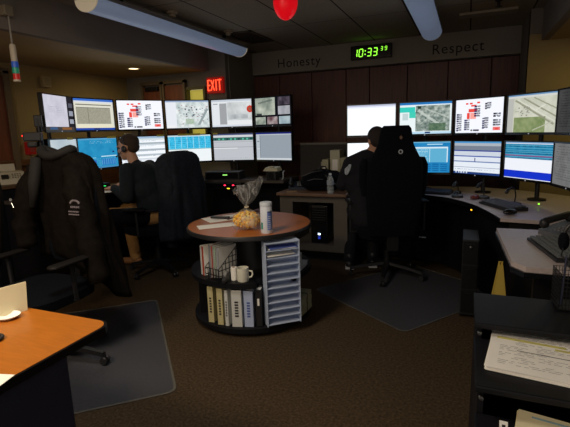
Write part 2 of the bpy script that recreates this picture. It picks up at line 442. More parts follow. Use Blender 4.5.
def s_status():
    a = canvas((236, 238, 246)); G = (106, 108, 118); B = (34, 32, 84); Rr = (226, 70, 60); P = (240, 160, 150)
    rect(a, .22, .10, .27, .15, Rr); rect(a, .30, .10, .36, .15, Rr); rect(a, .33, .17, .45, .22, Rr); rect(a, .46, .09, .52, .14, Rr)
    rect(a, .28, .28, .47, .38, Rr); rect(a, .25, .40, .31, .58, Rr); rect(a, .32, .40, .45, .58, P)
    def col(x, y0, n, dx=.06, sq=B):
        for k in range(n):
            y = y0 + k * .068
            rect(a, x, y, x + .045, y + .048, sq)
            for q in range(3): textrow(a, x + .05, y + q * .016, x + .05 + dx, G, .85)
    col(.02, .42, 8, .07); col(.20, .60, 5, .07); col(.41, .20, 5, .08); col(.58, .56, 5, .08)
    col(.62, .13, 3, .08, (60, 60, 70)); col(.80, .44, 2, .1, (30, 30, 40)); col(.80, .62, 3, .1, (60, 60, 70))
    rect(a, .80, .84, .95, .94, (226, 120, 120)); rect(a, .84, .86, .92, .92, Rr)
    rect(a, .34, .90, .37, .95, (20, 20, 30)); rect(a, .40, .90, .52, .95, (60, 60, 70)); return a
def s_map():
    a = canvas((228, 232, 238)); mapnoise(a, .24, .06, 1, 1, (176, 190, 190), (236, 240, 240), 9, 5)
    for k in range(46):
        x = .28 + .68 * rng.random(); y = .12 + .8 * rng.random(); rect(a, x, y, x + .02 + .02 * rng.random(), y + .03, (110 + 60 * rng.random(), 130, 136))
    diag(a, .97, .3, .75, .9, .03, (146, 158, 160)); mapnoise(a, .45, .68, .65, .88, (150, 170, 150), (190, 205, 190), 30, 8)
    rect(a, 0, 0, 1, .05, (150, 168, 196)); rect(a, 0, .9, .2, 1, (236, 236, 238))
    for (x, y) in ((.44, .28), (.52, .32), (.58, .24), (.46, .46), (.7, .3), (.62, .5)): rect(a, x, y, x + .03, y + .05, (50, 54, 80))
    return a
def s_feed():
    a = canvas((228, 232, 236)); rect(a, 0, 0, 1, .06, (196, 204, 214)); rect(a, .04, .14, .16, .17, (150, 156, 166)); rect(a, .2, .14, .37, .92, (160, 162, 166))
    mapnoise(a, .39, .10, 1, .78, (186, 190, 192), (222, 226, 226), 5, 6); rect(a, .39, .78, 1, .94, (232, 234, 236)); mapnoise(a, .42, .55, .9, .72, (160, 166, 170), (200, 206, 206), 8, 9)
    for j in range(GH):
        for i in range(GW):
            d = math.hypot((i / GW - .95) * 1.6, j / GH - .36)
            if d < .13: a[j, i] = (200, 60, 46)
            if d < .06: a[j, i] = (150, 90, 70)
    rect(a, 0, .94, 1, 1, (214, 220, 230)); return a
def s_quad():
    a = canvas((20, 22, 28)); mapnoise(a, .02, .02, .58, .64, (122, 132, 122), (206, 212, 196), 4, 3, 3); rect(a, .04, .56, .2, .63, (60, 66, 62)); diag(a, .1, .2, .5, .1, .03, (90, 98, 92), .6)
    mapnoise(a, .66, .02, .98, .30, (40, 34, 44), (96, 88, 100), 8, 4); mapnoise(a, .66, .34, .98, .64, (150, 152, 160), (190, 190, 196), 6, 7)
    mapnoise(a, .02, .70, .31, .98, (110, 120, 112), (200, 206, 190), 7, 11); mapnoise(a, .35, .70, .64, .98, (90, 60, 66), (190, 180, 180), 8, 12); mapnoise(a, .68, .70, .98, .98, (150, 170, 180), (200, 212, 214), 6, 13)
    return a
def s_pale():
    a = canvas((192, 206, 214)); mapnoise(a, 0, 0, 1, 1, (182, 198, 208), (204, 216, 222), 3, 2); rect(a, 0, 0, .08, 1, (60, 70, 76)); textrow(a, .5, .5, .64, (110, 120, 126), .6); return a
def s_blue():
    a = canvas((38, 142, 190)); mapnoise(a, 0, .05, 1, .6, (32, 134, 184), (48, 152, 198), 6, 2); rect(a, 0, 0, 1, .05, (90, 160, 200))
    for (y, d) in ((.10, .25), (.16, .2)): textrow(a, .3, y, .95, (170, 214, 236), d)
    for k in range(6): rect(a, .08, .64 + k * .05, .42, .66 + k * .05, (120, 196, 226)) if k in (0,) else textrow(a, .05, .64 + k * .055, .98, (96, 178, 214), .5)
    rect(a, .55, .60, .97, .63, (190, 226, 240)); rect(a, .06, .74, .42, .86, (60, 104, 190)); rect(a, .55, .7, .95, .92, (44, 120, 190))
    for k in range(7): rect(a, .56 + k * .058, .72, .57 + k * .058, .90, (110, 180, 220))
    rect(a, .86, .45, .92, .50, (30, 50, 110)); rect(a, 0, .95, 1, 1, (70, 140, 190)); return a
def s_rows():
    a = canvas((232, 236, 242)); rect(a, 0, 0, 1, .07, (150, 176, 200))
    for y, c in ((.07, (200, 210, 214)), (.22, (150, 162, 170)), (.26, (190, 200, 206)), (.45, (160, 170, 178)), (.64, (172, 182, 190)), (.78, (200, 206, 214))): rect(a, 0, y, 1, y + .06, c)
    for y in (.15, .34, .52, .7, .85): textrow(a, .05, y, .8, (160, 170, 184), .5)
    return a
def s_cyan():
    a = canvas((230, 236, 238)); rect(a, 0, 0, 1, .05, (190, 210, 220)); mapnoise(a, 0, .05, 1, .5, (44, 170, 214), (80, 196, 230), 14, 3)
    for k in range(6): textrow(a, .02, .09 + k * .07, .98, (30, 110, 160), .55)
    for k in range(7): rect(a, .02 + k * .14, .05, .026 + k * .14, .5, (170, 220, 236))
    rect(a, 0, .5, 1, .53, (120, 180, 190)); rect(a, .45, .66, .55, .68, (190, 170, 170)); textrow(a, .02, .95, .6, (150, 170, 180), .5); return a
def s_tealrow():
    a = canvas((196, 200, 206)); rect(a, 0, 0, 1, .05, (70, 80, 120)); rect(a, 0, .05, 1, .13, (214, 216, 222)); rect(a, 0, .14, 1, .25, (52, 104, 96))
    for k in range(10): rect(a, .03 + k * .1, .16, .07 + k * .1, .23, (90, 190, 160) if k % 3 else (30, 60, 70))
    rect(a, 0, .3, 1, .31, (170, 174, 180)); rect(a, 0, .50, 1, .52, (150, 154, 160)); rect(a, 0, .54, .6, .57, (228, 230, 234)); textrow(a, .1, .92, .9, (160, 166, 176), .4); return a
def s_form():
    a = canvas((152, 162, 172)); rect(a, 0, 0, 1, .05, (30, 40, 120)); rect(a, 0, .05, 1, .09, (190, 196, 204)); rect(a, 0, .09, .1, 1, (190, 198, 206)); rect(a, .1, .09, .11, 1, (70, 80, 90))
    rect(a, .02, .3, .08, .33, (120, 130, 140)); rect(a, .02, .58, .09, .60, (236, 240, 240)); rect(a, 0, .93, 1, 1, (210, 216, 220)); return a
def s_white():
    a = canvas((246, 250, 255)); rect(a, 0, 0, 1, .05, (180, 184, 206)); rect(a, 0, .05, 1, .10, (226, 230, 244)); return a
def s_white2(): a = canvas((248, 252, 255)); return a
def s_aerial():
    a = canvas((236, 246, 248)); rect(a, 0, 0, 1, .06, (40, 120, 190)); rect(a, 0, .06, 1, .11, (226, 240, 248)); rect(a, 0, .14, .30, .30, (60, 206, 190)); rect(a, .19, .30, .31, .48, (70, 208, 186)); rect(a, .05, .34, .17, .55, (196, 214, 216))
    mapnoise(a, .32, .11, .97, .92, (84, 102, 96), (200, 208, 200), 16, 6, 6); diag(a, .36, .25, .9, .85, .03, (204, 212, 204), .75); diag(a, .5, .2, .95, .5, .02, (196, 204, 196), .7); diag(a, .4, .7, .7, .3, .012, (190, 200, 190), .6)
    mapnoise(a, .58, .68, .9, .9, (70, 98, 76), (110, 132, 108), 20, 3); rect(a, .35, .12, .42, .20, (30, 50, 40)); rect(a, 0, .93, 1, 1, (190, 222, 244)); rect(a, .5, .94, .6, .98, (30, 60, 110)); return a
def s_bluetab():
    a = canvas((34, 132, 190)); rect(a, 0, 0, 1, .04, (110, 180, 216)); mapnoise(a, 0, .04, 1, 1, (28, 124, 184), (46, 142, 198), 5, 4)
    rect(a, .32, .18, .96, .66, (96, 176, 212)); rect(a, .32, .17, .96, .21, (214, 234, 244)); rect(a, .32, .17, .335, .66, (214, 234, 244)); rect(a, .60, .2, .61, .66, (200, 226, 240)); rect(a, .94, .17, .955, .66, (214, 234, 244)); rect(a, .55, .07, .85, .10, (180, 220, 240))
    for k in range(7): textrow(a, .36, .25 + k * .057, .58, (190, 226, 240), .6)
    for k in range(4):
        for q in range(6): rect(a, .05 + q * .155, .71 + k * .07, .17 + q * .155, .745 + k * .07, (20, 100, 160))
    return a
def s_bands():
    a = canvas((232, 238, 246)); rect(a, 0, 0, 1, .05, (80, 150, 206)); rect(a, 0, .05, 1, .14, (172, 180, 190)); rect(a, 0, .14, 1, .26, (120, 130, 146)); rect(a, 0, .26, 1, .30, (40, 60, 150)); rect(a, 0, .30, 1, .44, (206, 214, 226))
    rect(a, 0, .44, 1, .47, (60, 90, 170)); rect(a, 0, .47, 1, .60, (224, 230, 240)); rect(a, 0, .60, 1, .63, (110, 130, 180)); rect(a, .46, .5, .48, .62, (70, 80, 130)); rect(a, 0, .78, 1, .8, (150, 160, 186)); textrow(a, .04, .86, .9, (160, 170, 190), .5)
    rect(a, 0, .93, 1, 1, (34, 60, 120))
    for k in range(5): rect(a, .04 + k * .06, .94, .075 + k * .06, .98, (210, 220, 236))
    return a
def s_airport():
    a = canvas((206, 208, 190)); mapnoise(a, 0, 0, 1, 1, (196, 198, 180), (220, 220, 204), 6, 8, 5); rect(a, 0, 0, 1, .04, (110, 150, 190)); rect(a, 0, .04, 1, .08, (216, 218, 214)); rect(a, 0, .08, .13, 1, (190, 190, 184))
    mapnoise(a, .15, .60, .80, 1, (118, 136, 88), (152, 164, 118), 12, 3, 5)
    for (x0, y0, x1, y1, w) in ((.16, .14, .95, .80, .022), (.34, .10, 1.0, .62, .018), (.55, .10, 1.0, .42, .014)): diag(a, x0, y0, x1, y1, w, (150, 152, 130), .9)
    diag(a, .2, .12, .98, .74, .010, (226, 226, 212)); diag(a, .60, .42, .78, .30, .012, (230, 230, 216), .8)
    for k in range(18):
        x = .16 + .3 * rng.random(); y = .3 + .25 * rng.random(); rect(a, x, y, x + .03, y + .03, (150, 150, 140))
    diag(a, .55, .95, .95, .72, .012, (190, 192, 172)); return a
def s_table():
    a = canvas((230, 234, 244)); rect(a, 0, 0, 1, .04, (120, 160, 200)); mapnoise(a, 0, .05, 1, .46, (24, 108, 150), (40, 134, 176), 14, 3)
    for k in range(6):
        textrow(a, .02, .10 + k * .065, .98, (16, 60, 90), .6); rect(a, 0, .08 + k * .065, 1, .085 + k * .065, (90, 170, 196))
    rect(a, 0, .35, 1, .38, (130, 84, 130)); rect(a, 0, .46, 1, .78, (236, 238, 246)); rect(a, 0, .78, 1, .985, (22, 50, 196)); return a
def s_dimtext(b=92):
    a = canvas((b, b, b + 2)); mapnoise(a, 0, 0, 1, 1, (b - 12, b - 12, b - 12), (b + 8, b + 8, b + 8), 5, 2)
    for k in range(14): textrow(a, .08, .08 + k * .06, .8, (b - 34, b - 34, b - 30), .6)
    return a

SW, SH = .498, .311
_srgb = lambda v: np.where(v <= .04045, v / 12.92, ((v + .055) / 1.055) ** 2.4)
def screen_mesh(arr, w, h, gain=1.0):
    vx = [(-w / 2 + w * i / GW, 0, h / 2 - h * j / GH) for j in range(GH + 1) for i in range(GW + 1)]
    fs = [(j * (GW + 1) + i, (j + 1) * (GW + 1) + i, (j + 1) * (GW + 1) + i + 1, j * (GW + 1) + i + 1) for j in range(GH) for i in range(GW)]
    me = bpy.data.meshes.new('screen'); me.from_pydata(vx, [], fs)
    ca = me.color_attributes.new('Col', 'FLOAT_COLOR', 'CORNER')
    l = _srgb(np.clip(arr, 0, 255) / 255.0) * gain
    cols = np.ones((GH * GW, 4, 4)); cols[:, :, :3] = l.reshape(-1, 1, 3)
    ca.data.foreach_set('color', cols.ravel())
    me.materials.append(SCREEN)
    return me
YLAB = mat('yellow_label', (206, 190, 70), .7)
def monitor(x, y, z, ang, w, h, arr, label, cat='monitor', group=None, gain=1.0, lab=None, tilt=0, bez=.011, stand='bracket', power=True):
    """origin at the middle of the screen; faces local -Y"""
    t = thing('computer_monitor', (x, y, z), ang, label, cat, group)
    t.rotation_euler.x = 0
    f = MB(); b = bez
    f.box((0, .022, 0), (w + 2 * b, .03, h + 2 * b), bev=.004)
    f.box((0, .045, 0), (w * .6, .03, h * .55), bev=.008)
    # frame lips
    for sx in (-1, 1): f.box((sx * (w / 2 + b / 2), .004, 0), (b, .016, h + 2 * b))
    f.box((0, .004, h / 2 + b / 2), (w + 2 * b, .016, b)); f.box((0, .004, -h / 2 - b * .9), (w + 2 * b, .016, b * 1.8))
    f.build('bezel', BLACKG, t)
    o = bpy.data.objects.new('screen', screen_mesh(arr, w, h, gain)); C.objects.link(o); o.parent = t; o.location = (0, .004, 0)
    if power:
        f = MB(); f.lathe([(0, 0), (.006, 0), (.006, .002), (0, .002)], n=12, M=Matrix.Translation((0, -.004, -h / 2 - b * .9)) @ Matrix.Rotation(R(90), 4, 'X'))
        f.build('maker_badge', mat('glowing_badge', (190, 194, 200), .3, .3, emit=.25, ecol=(210, 215, 225)), t)  # badge gets a faint glow of its own, though it is no lamp
    if lab:
        f = MB(); f.box((lab[0], -.006, h / 2 + b * .6), (lab[1], .002, .022)); f.build('label_strip', YLAB, t, label='yellow paper label strip')
    f = MB(); f.box((0, .075, 0), (.10, .04, .10), bev=.005); f.build('mount_bracket', DKMETAL, t)
    return t

Lfac = 1.05
def sc(x, y, z): return (x * Lfac, y * Lfac, 1.38 + (z - 1.38) * Lfac)
LB = [(-3.334, 2.93, 110), (-3.421, 3.423, 86), (-3.255, 3.894, 55), (-2.918, 4.277, 40), (-2.474, 4.486, 10), (-1.968, 4.474, -12)]
LU = [(s_doc, 'upper monitor with a white document page at the bank end near the fax machine', 1.0, None),
      (s_grid, 'upper monitor showing a grey data grid under a blue title bar', 1.0, None),
      (s_status, 'upper monitor with red and blue status blocks, above the seated man in profile', 1.12, None),
      (s_map, 'upper monitor with a pale street map, between the status board and the camera feed', 1.05, None),
      (s_feed, 'upper monitor showing a pale camera feed with a red round emblem', 1.0, None),
      (s_quad, 'upper monitor split into six security camera pictures', .95, None)]
LL = [(s_pale, 'lower monitor with a blank pale blue screen behind the draped jacket chair', .9, (.12, .1)),
      (s_blue, 'lower monitor with a blue radio control screen facing the seated man', 1.0, (.18, .12)),
      (s_rows, 'lower monitor with white and grey rows behind the head of the seated man', 1.15, (.2, .08)),
      (s_cyan, 'lower monitor with a cyan list over a white half, above the jacket on the chair', 1.1, (0, .26)),
      (s_tealrow, 'lower grey monitor with one row of dark teal buttons', .95, (-.22, .06)),
      (s_form, 'lower monitor with a plain grey form and navy title bar, under the camera mosaic', .95, None)]
for i, (x, y, a) in enumerate(LB):
    for z, spec, g in ((1.588, LU[i], 'upper row of the bank by the seated man in profile'), (1.21, LL[i], 'lower row of the bank by the seated man in profile')):
        X, Y, Z = sc(x, y, z)
        monitor(X, Y, Z, R(a), SW, SH, spec[0](), spec[1], group=g, gain=spec[2], lab=spec[3])
RB = [(-.899, 4.489, 4), (-.384, 4.514, 1), (.081, 4.366, -36), (.451, 4.015, -51), (.655, 3.56, -76)]
RU = [(s_white, 'upper monitor, nearly all white, above the dark-haired operator', 1.1),
      (s_aerial, 'upper monitor with a grey green aerial photo and a teal side panel', 1.0),
      (s_status, 'upper monitor with red and blue status blocks, right of the green aerial photo', 1.12),
      (s_airport, 'upper monitor showing an airport runway map in beige and green', .95),
      (s_dimtext, 'dim grey upper monitor at the very edge of the bank beside the runway map', .5)]
RL = [(s_white2, 'lower monitor glowing plain white behind the dark-haired operator', 1.2),
      (s_bluetab, 'lower monitor with a blue screen and white-ruled table beside the high-backed chair', 1.0),
      (s_bands, 'lower monitor with white and blue bands above the desk microphones', 1.0),
      (s_table, 'lower monitor with a teal table above a solid royal blue band', 1.05),
      (lambda: s_dimtext(130), 'dim grey lower monitor beside the royal blue band screen', .75)]
for i, (x, y, a) in enumerate(RB):
    for z, spec, g in ((1.453, RU[i], 'upper row of the bank by the high-backed chair'), (1.079, RL[i], 'lower row of the bank by the high-backed chair')):
        monitor(x, y, z, R(a), .474, .296, spec[0](), spec[1], group=g, gain=spec[2])
# poles carrying each pair of monitors
def mount_pole(x, y, ang, z0, z1, bank, i):
    n = Vector((math.sin(ang), -math.cos(ang), 0)); p = Vector((x, y, 0)) - n * .125
    t = thing('monitor_pole', (p.x, p.y, z0), ang, 'black twin monitor pole clamped on the desk behind ' + bank[i], 'monitor stand', None)
    f = MB(); f.cyl((0, 0, 0), .018, z1 - z0, 16); f.build('pole', DKMETAL, t, smooth=True)
    f = MB(); f.lathe([(0, 0), (.07, 0), (.07, .012), (.02, .02), (0, .02)]); f.build('clamp_base', DKMETAL, t, smooth=True)
    for k in range(1): pass
    return t
LN = ['the white document screen', 'the grey data grid screen', 'the man in profile', 'the pale street map screen', 'the red emblem camera feed', 'the camera mosaic screen']
RN = ['the plain white screens', 'the green aerial photo', 'the status blocks beside the aerial photo', 'the runway map', 'the dim grey screens']
for i, (x, y, a) in enumerate(LB):
    X, Y, Z = sc(x, y, 1.6); mount_pole(X, Y, R(a), .84, 1.66, LN, i)
for i, (x, y, a) in enumerate(RB): mount_pole(x, y, R(a), .7505, 1.52, RN, i)

# ------------------------------------------------------------------ consoles (desks)
def chain_off(bank, fac, off):
    out = []
    for x, y, a in bank:
        n = Vector((math.sin(R(a)), -math.cos(R(a)))); out.append((x * fac + n.x * off, y * fac + n.y * off))
    return out
def smooth_poly(pts, n=4):
    out = []
    for i in range(len(pts) - 1):
        p0 = Vector(pts[max(i - 1, 0)]); p1 = Vector(pts[i]); p2 = Vector(pts[i + 1]); p3 = Vector(pts[min(i + 2, len(pts) - 1)])
        for k in range(n):
            t = k / n
            q = .5 * ((2 * p1) + (-p0 + p2) * t + (2 * p0 - 5 * p1 + 4 * p2 - p3) * t * t + (-p0 + 3 * p1 - 3 * p2 + p3) * t ** 3)
            out.append((q.x, q.y))
    out.append(tuple(pts[-1])); return out
LWORK = mat('grey_worktop_laminate', (186, 172, 170), .38, vary=.08, scale=40)
DWORK = mat('dark_worktop_laminate', (74, 66, 62), .45, vary=.12, scale=30)
# left console
front = smooth_poly([(-3.02, 2.55)] + chain_off(LB, Lfac, .30)[0:6] + [(-1.84, 4.42)])
back = smooth_poly([(-3.78, 2.62)] + chain_off(LB, Lfac, -.24)[1:4] + [(-2.72, 4.86), (-2.0, 4.93), (-1.84, 4.90)])
lc = thing('dispatch_console', (-3.0, 3.9, 0), 0, 'long dark curved console desk under the bank by the man in profile', 'desk')
Mi = Matrix.Translation((3.0, -3.9, 0))
f = MB(); f.prism(front + back[::-1], .81, .84, M=Mi); f.build('worktop', DWORK, lc)
fi = smooth_poly([(-3.25, 2.62)] + chain_off(LB, Lfac, .0)[0:6] + [(-1.86, 4.66)])
f = MB(); f.prism(fi + back[::-1], .04, .805, M=Mi); f.build('console_body', DESKBLK, lc)
# right console
rf = smooth_poly([(-1.03, 4.34), (-.75, 4.34), (-.516, 4.326), (-.3, 4.22), (-.119, 4.085), (.06, 3.80), (.175, 3.47), (.228, 3.257)])
rb = [(.50, 3.22), (1.0, 3.20), (1.0, 4.2), (.72, 4.5), (.45, 4.72), (.1, 4.88), (-1.03, 4.86)]
rc = thing('dispatch_console', (0, 4.2, 0), 0, 'curved console desk with a grey worktop under the bank by the high-backed chair', 'desk')
Mi = Matrix.Translation((0, -4.2, 0))
f = MB(); f.prism(rf + rb, .725, .75, M=Mi); f.build('worktop', LWORK, rc)
rg = smooth_poly([(-1.0, 4.58), (-.5, 4.58), (-.1, 4.36), (.12, 3.85), (.235, 3.5), (.29, 3.3)])
f = MB(); f.prism(rg + [(.5, 3.27), (.95, 3.25), (.95, 4.2), (.7, 4.46), (.42, 4.68), (.1, 4.83), (-1.0, 4.83)], .04, .72, M=Mi); f.build('console_body', DESKBLK, rc)
f = MB(); f.prism([(x - .004, y - .008) for x, y in rf] + [(x + .03, y + .03) for x, y in rf[::-1]], .712, .7495, M=Mi); f.build('edge_band', BLACKG, rc)
f = MB(); f.box((.055, -.335, .690), (.012, .012, .008)); f.build('status_light', mat('amber_led', (255, 190, 40), .4, emit=3, ecol=(255, 170, 30)), rc)
f = MB(); f.box((.52, -.45, .775), (.01, .01, .01)); f.build('green_light', GREEN, rc)

# centre desk with PC cubby
cd = thing('centre_desk', (-1.43, 4.15, 0), 0, 'dark desk with grey framed computer cubby between the two consoles', 'desk')
f = MB(); f.box((0, .28, .735), (.74, .62, .03), bev=.006); f.build('desk_top', mat('brown_desk_top', (112, 84, 66), .5, vary=.15, scale=12), cd)
FRM = mat('cubby_grey', (92, 86, 80), .6, vary=.08, scale=10)
f = MB()
f.box((-.29, .30, .43), (.14, .52, .58)); f.box((.29, .30, .43), (.14, .52, .58)); f.box((0, .30, .685), (.44, .52, .07)); f.box((0, .30, .175), (.44, .52, .07)); f.box((0, .55, .43), (.44, .02, .5))
f.build('cubby_frame', FRM, cd)
f = MB(); f.box((0, .38, .07), (.68, .36, .14)); f.build('plinth', BLACK, cd)
pc = thing('computer_tower', (-1.38, 4.42, .211), 0, 'black computer tower with a white power light inside the desk cubby', 'computer')
f = MB(); f.box((0, 0, .20), (.18, .36, .40), bev=.01); f.build('tower_case', BLACKG, pc)
f = MB(); f.box((0, -.183, .10), (.022, .006, .016)); f.build('power_light', mat('white_led', (220, 240, 255), .3, emit=5, ecol=(210, 230, 255)), pc)
f = MB(); f.box((0, -.183, .062), (.024, .006, .03)); f.build('blue_badge', mat('blue_badge', (40, 60, 190), .3, emit=.35, ecol=(50, 80, 230)), pc)
f = MB()
for k in range(5): f.box((0, -.182, .25 + k * .025), (.14, .005, .006))
f.box((0, -.182, .385), (.14, .005, .02)); f.build('drive_bays', BLACK, pc)

# low partition between the banks
pt = thing('desk_partition', (-1.43, 4.90, 0), 0, 'low dark partition with a pale top rail behind the backpack', 'partition')
f = MB(); f.box((0, 0, .60), (.76, .04, 1.20)); f.build('partition_panel', mat('partition_fabric', (58, 56, 54), .9, vary=.1, scale=60), pt)
f = MB(); f.box((0, 0, 1.215), (.76, .05, .025), bev=.006); f.build('top_rail', mat('rail_grey', (104, 100, 94), .5), pt)
# papers / boxes at the partition
def z_at(): pass
BEI = mat('beige_card', (168, 164, 136), .7, vary=.06, scale=12); BEI2 = mat('pale_card', (188, 184, 160), .7, vary=.06, scale=12)
def carton(name, c, d, m, label, cat, extra=None, group=None):
    t = thing(name, (c[0], c[1], c[2]), 0, label, cat, group)
    f = MB(); f.box((0, 0, d[2] / 2), d, bev=.004); f.build('cover', m, t)
    if extra: extra(t)
    return t
def spine(t, d):
    f = MB(); f.box((0, -d[1] / 2 - .001, d[2] * .6), (d[0] * .55, .002, d[2] * .3)); f.build('paper_label', PAPER, t)
carton('file_folder', (-1.43, 4.74, .751), (.07, .2, .30), BEI, 'narrow beige folder standing left of the tall pale one behind the backpack', 'folder', lambda t: spine(t, (.07, .2, .30)))
carton('file_folder', (-1.325, 4.76, .751), (.11, .2, .40), BEI2, 'tallest pale folder standing behind the backpack', 'folder', lambda t: spine(t, (.11, .2, .40)))
def glab(t):
    f = MB(); f.box((.0, -.101, .19), (.07, .003, .035)); f.build('green_label', mat('pale_green_label', (170, 200, 160), .7), t)
carton('file_box', (-1.19, 4.74, .751), (.14, .2, .32), BEI, 'beige file box with a pale green label beside the white screen', 'box', glab)
t = carton('paper_tray', (-1.60, 4.70, .751), (.12, .2, .05), BLACK, 'small black paper tray left of the backpack', 'tray')
f = MB(); f.box((0, -.01, .06), (.10, .18, .02)); f.build('white_sheets', PAPER, t)
t = thing('note_card', (-1.50, 4.873, .98), 0, 'white note card pinned on the dark partition', 'note')
f = MB(); f.box((0, 0, .0), (.10, .012, .06)); f.build('card', mat('card_dull', (160, 156, 144), .8), t); f = MB(); f.box((0, -.008, .02), (.012, .006, .012)); f.build('pin', BLACK, t)
# desk phone
def desk_phone(name, loc, rz, label, m=BLACKG):
    t = thing(name, loc, rz, label, 'phone')
    f = MB(); f.rings([[(x, -.09, 0), (x, .09, 0), (x, .09, .07), (x, -.09, .025)] for x in (-.1, .1)]); f.build('phone_base', m, t)
    f = MB(); f.cap((-.075, -.07, .075), (-.075, .075, .105), .02, .02, 10); f.cap((-.075, -.075, .06), (-.075, -.075, .065), .026, .026, 10); f.cap((-.075, .08, .09), (-.075, .08, .095), .026, .026, 10)
    f.build('handset', BLACK, t, smooth=True)
    f = MB()
    for r in range(4):
        for c in range(3): f.box((.0 + c * .026, -.06 + r * .026, .036 + (-.06 + r * .026 + .09) * .25 - .002), (.018, .016, .008))
    f.build('keypad', mat('key_grey', (110, 112, 118), .6), t)
    f = MB(); f.box((.03, .062, .068), (.09, .03, .006), rx=R(14)); f.build('phone_display', mat('lcd', (80, 90, 84), .3), t)
    return t
desk_phone('desk_phone', (-1.68, 4.45, .751), R(20), 'dark blue-black desk phone at the end of the centre desk', mat('dark_blue_plastic', (38, 48, 66), .4))

# backpack
bp = thing('backpack', (-1.385, 4.38, .757), R(10), 'black backpack lying on the centre desk behind the water bottle', 'bag')
f = MB(); f.ball((0, 0, .105), (.20, .14, .11)); f.ball((-.10, -.02, .08), (.13, .13, .075)); f.ball((.12, .02, .10), (.1, .12, .10)); f.ball((.02, 0, .16), (.10, .09, .06)); f.box((0, 0, .03), (.3, .2, .05))
o = f.build('bag_body', FABRIC, bp); baked(o, [('REMESH', dict(mode='VOXEL', voxel_size=.012)), ('SMOOTH', dict(factor=.6, iterations=6))])
f = MB(); f.tube([(-.16, -.10, .10), (-.18, -.16, .16), (-.08, -.17, .20), (.02, -.12, .21)], .011, 8); f.tube([(.05, -.12, .16), (.12, -.17, .10), (.2, -.14, .03)], .011, 8); f.build('shoulder_strap', BLACK, bp, smooth=True)
f = MB(); f.tube([(-.02, -.10, .205), (0, -.10, .25), (.05, -.08, .245), (.06, -.06, .2)], .008, 8); f.build('carry_loop', BLACK, bp, smooth=True)
f = MB(); f.tube([(-.13, -.145, .11), (-.06, -.165, .13), (.03, -.15, .125)], .003, 6); f.build('zipper', mat('zip_grey', (120, 122, 128), .4, .5), bp)

# water bottle
WATER = mat('clear_plastic', (200, 210, 215), .08, alpha=.35)
b = thing('water_bottle', (-1.19, 4.02, .751), 0, 'clear plastic water bottle at the front edge of the centre desk', 'bottle')
f = MB(); f.lathe([(0, 0), (.030, 0), (.033, .006), (.033, .03), (.030, .035), (.033, .04), (.033, .06), (.030, .10), (.033, .105), (.032, .135), (.014, .175), (.013, .185), (0, .185)], n=24); f.build('bottle_body', WATER, b, smooth=True)
f = MB(); f.lathe([(.0335, .085), (.034, .085), (.034, .13), (.0335, .13)], n=24); f.build('bottle_label', mat('pale_bottle_label', (150, 160, 172), .5), b, smooth=True)
f = MB(); f.cyl((0, 0, .183), .0145, .016, 18); f.build('bottle_cap', WHITEP, b, smooth=True)
for (x, y, rz, lab) in ((-1.60, 4.0, .5, 'small brown paper scrap at the corner of the centre desk'),):
    o = MB(); o.box((0, 0, .004), (.1, .07, .008)); q = o.build('paper_scrap', mat('brown_paper', (150, 122, 92), .8), loc=(-1.66, 4.20, .751), rz=rz); tag(q, lab, 'paper')
b.location = (-1.235, 4.17, .751)

# small white modem + cable under the mosaic screens
m_ = thing('desk_modem', (-1.985, 4.47, .942), R(-5), 'pale wedge-shaped device on the small speaker under the grey form monitor', 'electronics')
f = MB(); f.rings([[(-.09 * k, -.06, 0), (.09 * k, -.06, 0), (.09 * k, .06, 0), (-.09 * k, .06, 0)] if z == 0 else [(-.07, -.04, z), (.07, -.04, z), (.07, .05, z + .01), (-.07, .05, z + .01)] for k, z in ((1, 0), (1, .035))]); f.build('device_case', mat('dull_cream_plastic', (190, 184, 160), .5), m_)
f = MB(); f.box((0, -.02, .045), (.05, .03, .015), bev=.004); f.build('device_knob', _mats['dull_cream_plastic'], m_)
o = MB(); o.tube([(-1.90, 4.60, .93), (-1.89, 4.54, .92), (-1.87, 4.49, .88), (-1.86, 4.46, .855), (-1.87, 4.45, .850)], .006, 8)
tag(o.build('white_cable', WHITEP, smooth=True), 'short white cable curving down at the end of the console', 'cable')

# console electronics
def led_box(name, loc, rz, d, leds, label, m=BLACK):
    t = thing(name, loc, rz, label, 'electronics')
    f = MB(); f.box((0, 0, d[2] / 2), d, bev=.003); f.build('case', m, t)
    f = MB(); f.box((0, -d[1] / 2 - .002, d[2] / 2), (d[0] * .92, .004, d[2] * .72)); f.build('front_panel', BLACKG, t)
    for nm, col, x, z, w, e in leds:
        f = MB(); f.box((x, -d[1] / 2 - .006, z), (w, .005, .010)); f.build(nm, mat(nm, col, .4, emit=e, ecol=col), t)
    return t
led_box('radio_unit', (-2.61, 4.50, .841), R(8), (.42, .2, .09), [('green_light_strip', (150, 235, 110), .04, .055, .055, 1.4)], 'black radio unit with pale green lights under the teal row monitor')
led_box('rack_unit', (-2.575, 4.40, .738), R(8), (.44, .08, .07), [('red_light', (255, 40, 70), .03, .045, .022, 4), ('red_light', (255, 40, 70), .13, .045, .022, 4), ('yellow_light', (255, 210, 40), .07, .008, .03, 2.2)], 'black unit with two red lights and a yellow light under the desk edge')
led_box('intercom_unit', (-3.42, 3.36, .841), R(76), (.2, .12, .07), [('green_strip', (40, 200, 90), 0, .045, .09, 1.3)], 'black intercom with a green light strip behind the seated man')
o = MB(); o.box((0, 0, .003), (.20, .14, .006)); tag(o.build('notepad', PAPER, loc=(-3.26, 3.25, .841), rz=R(70)), 'white notepad on the desk in front of the man in profile', 'paper')
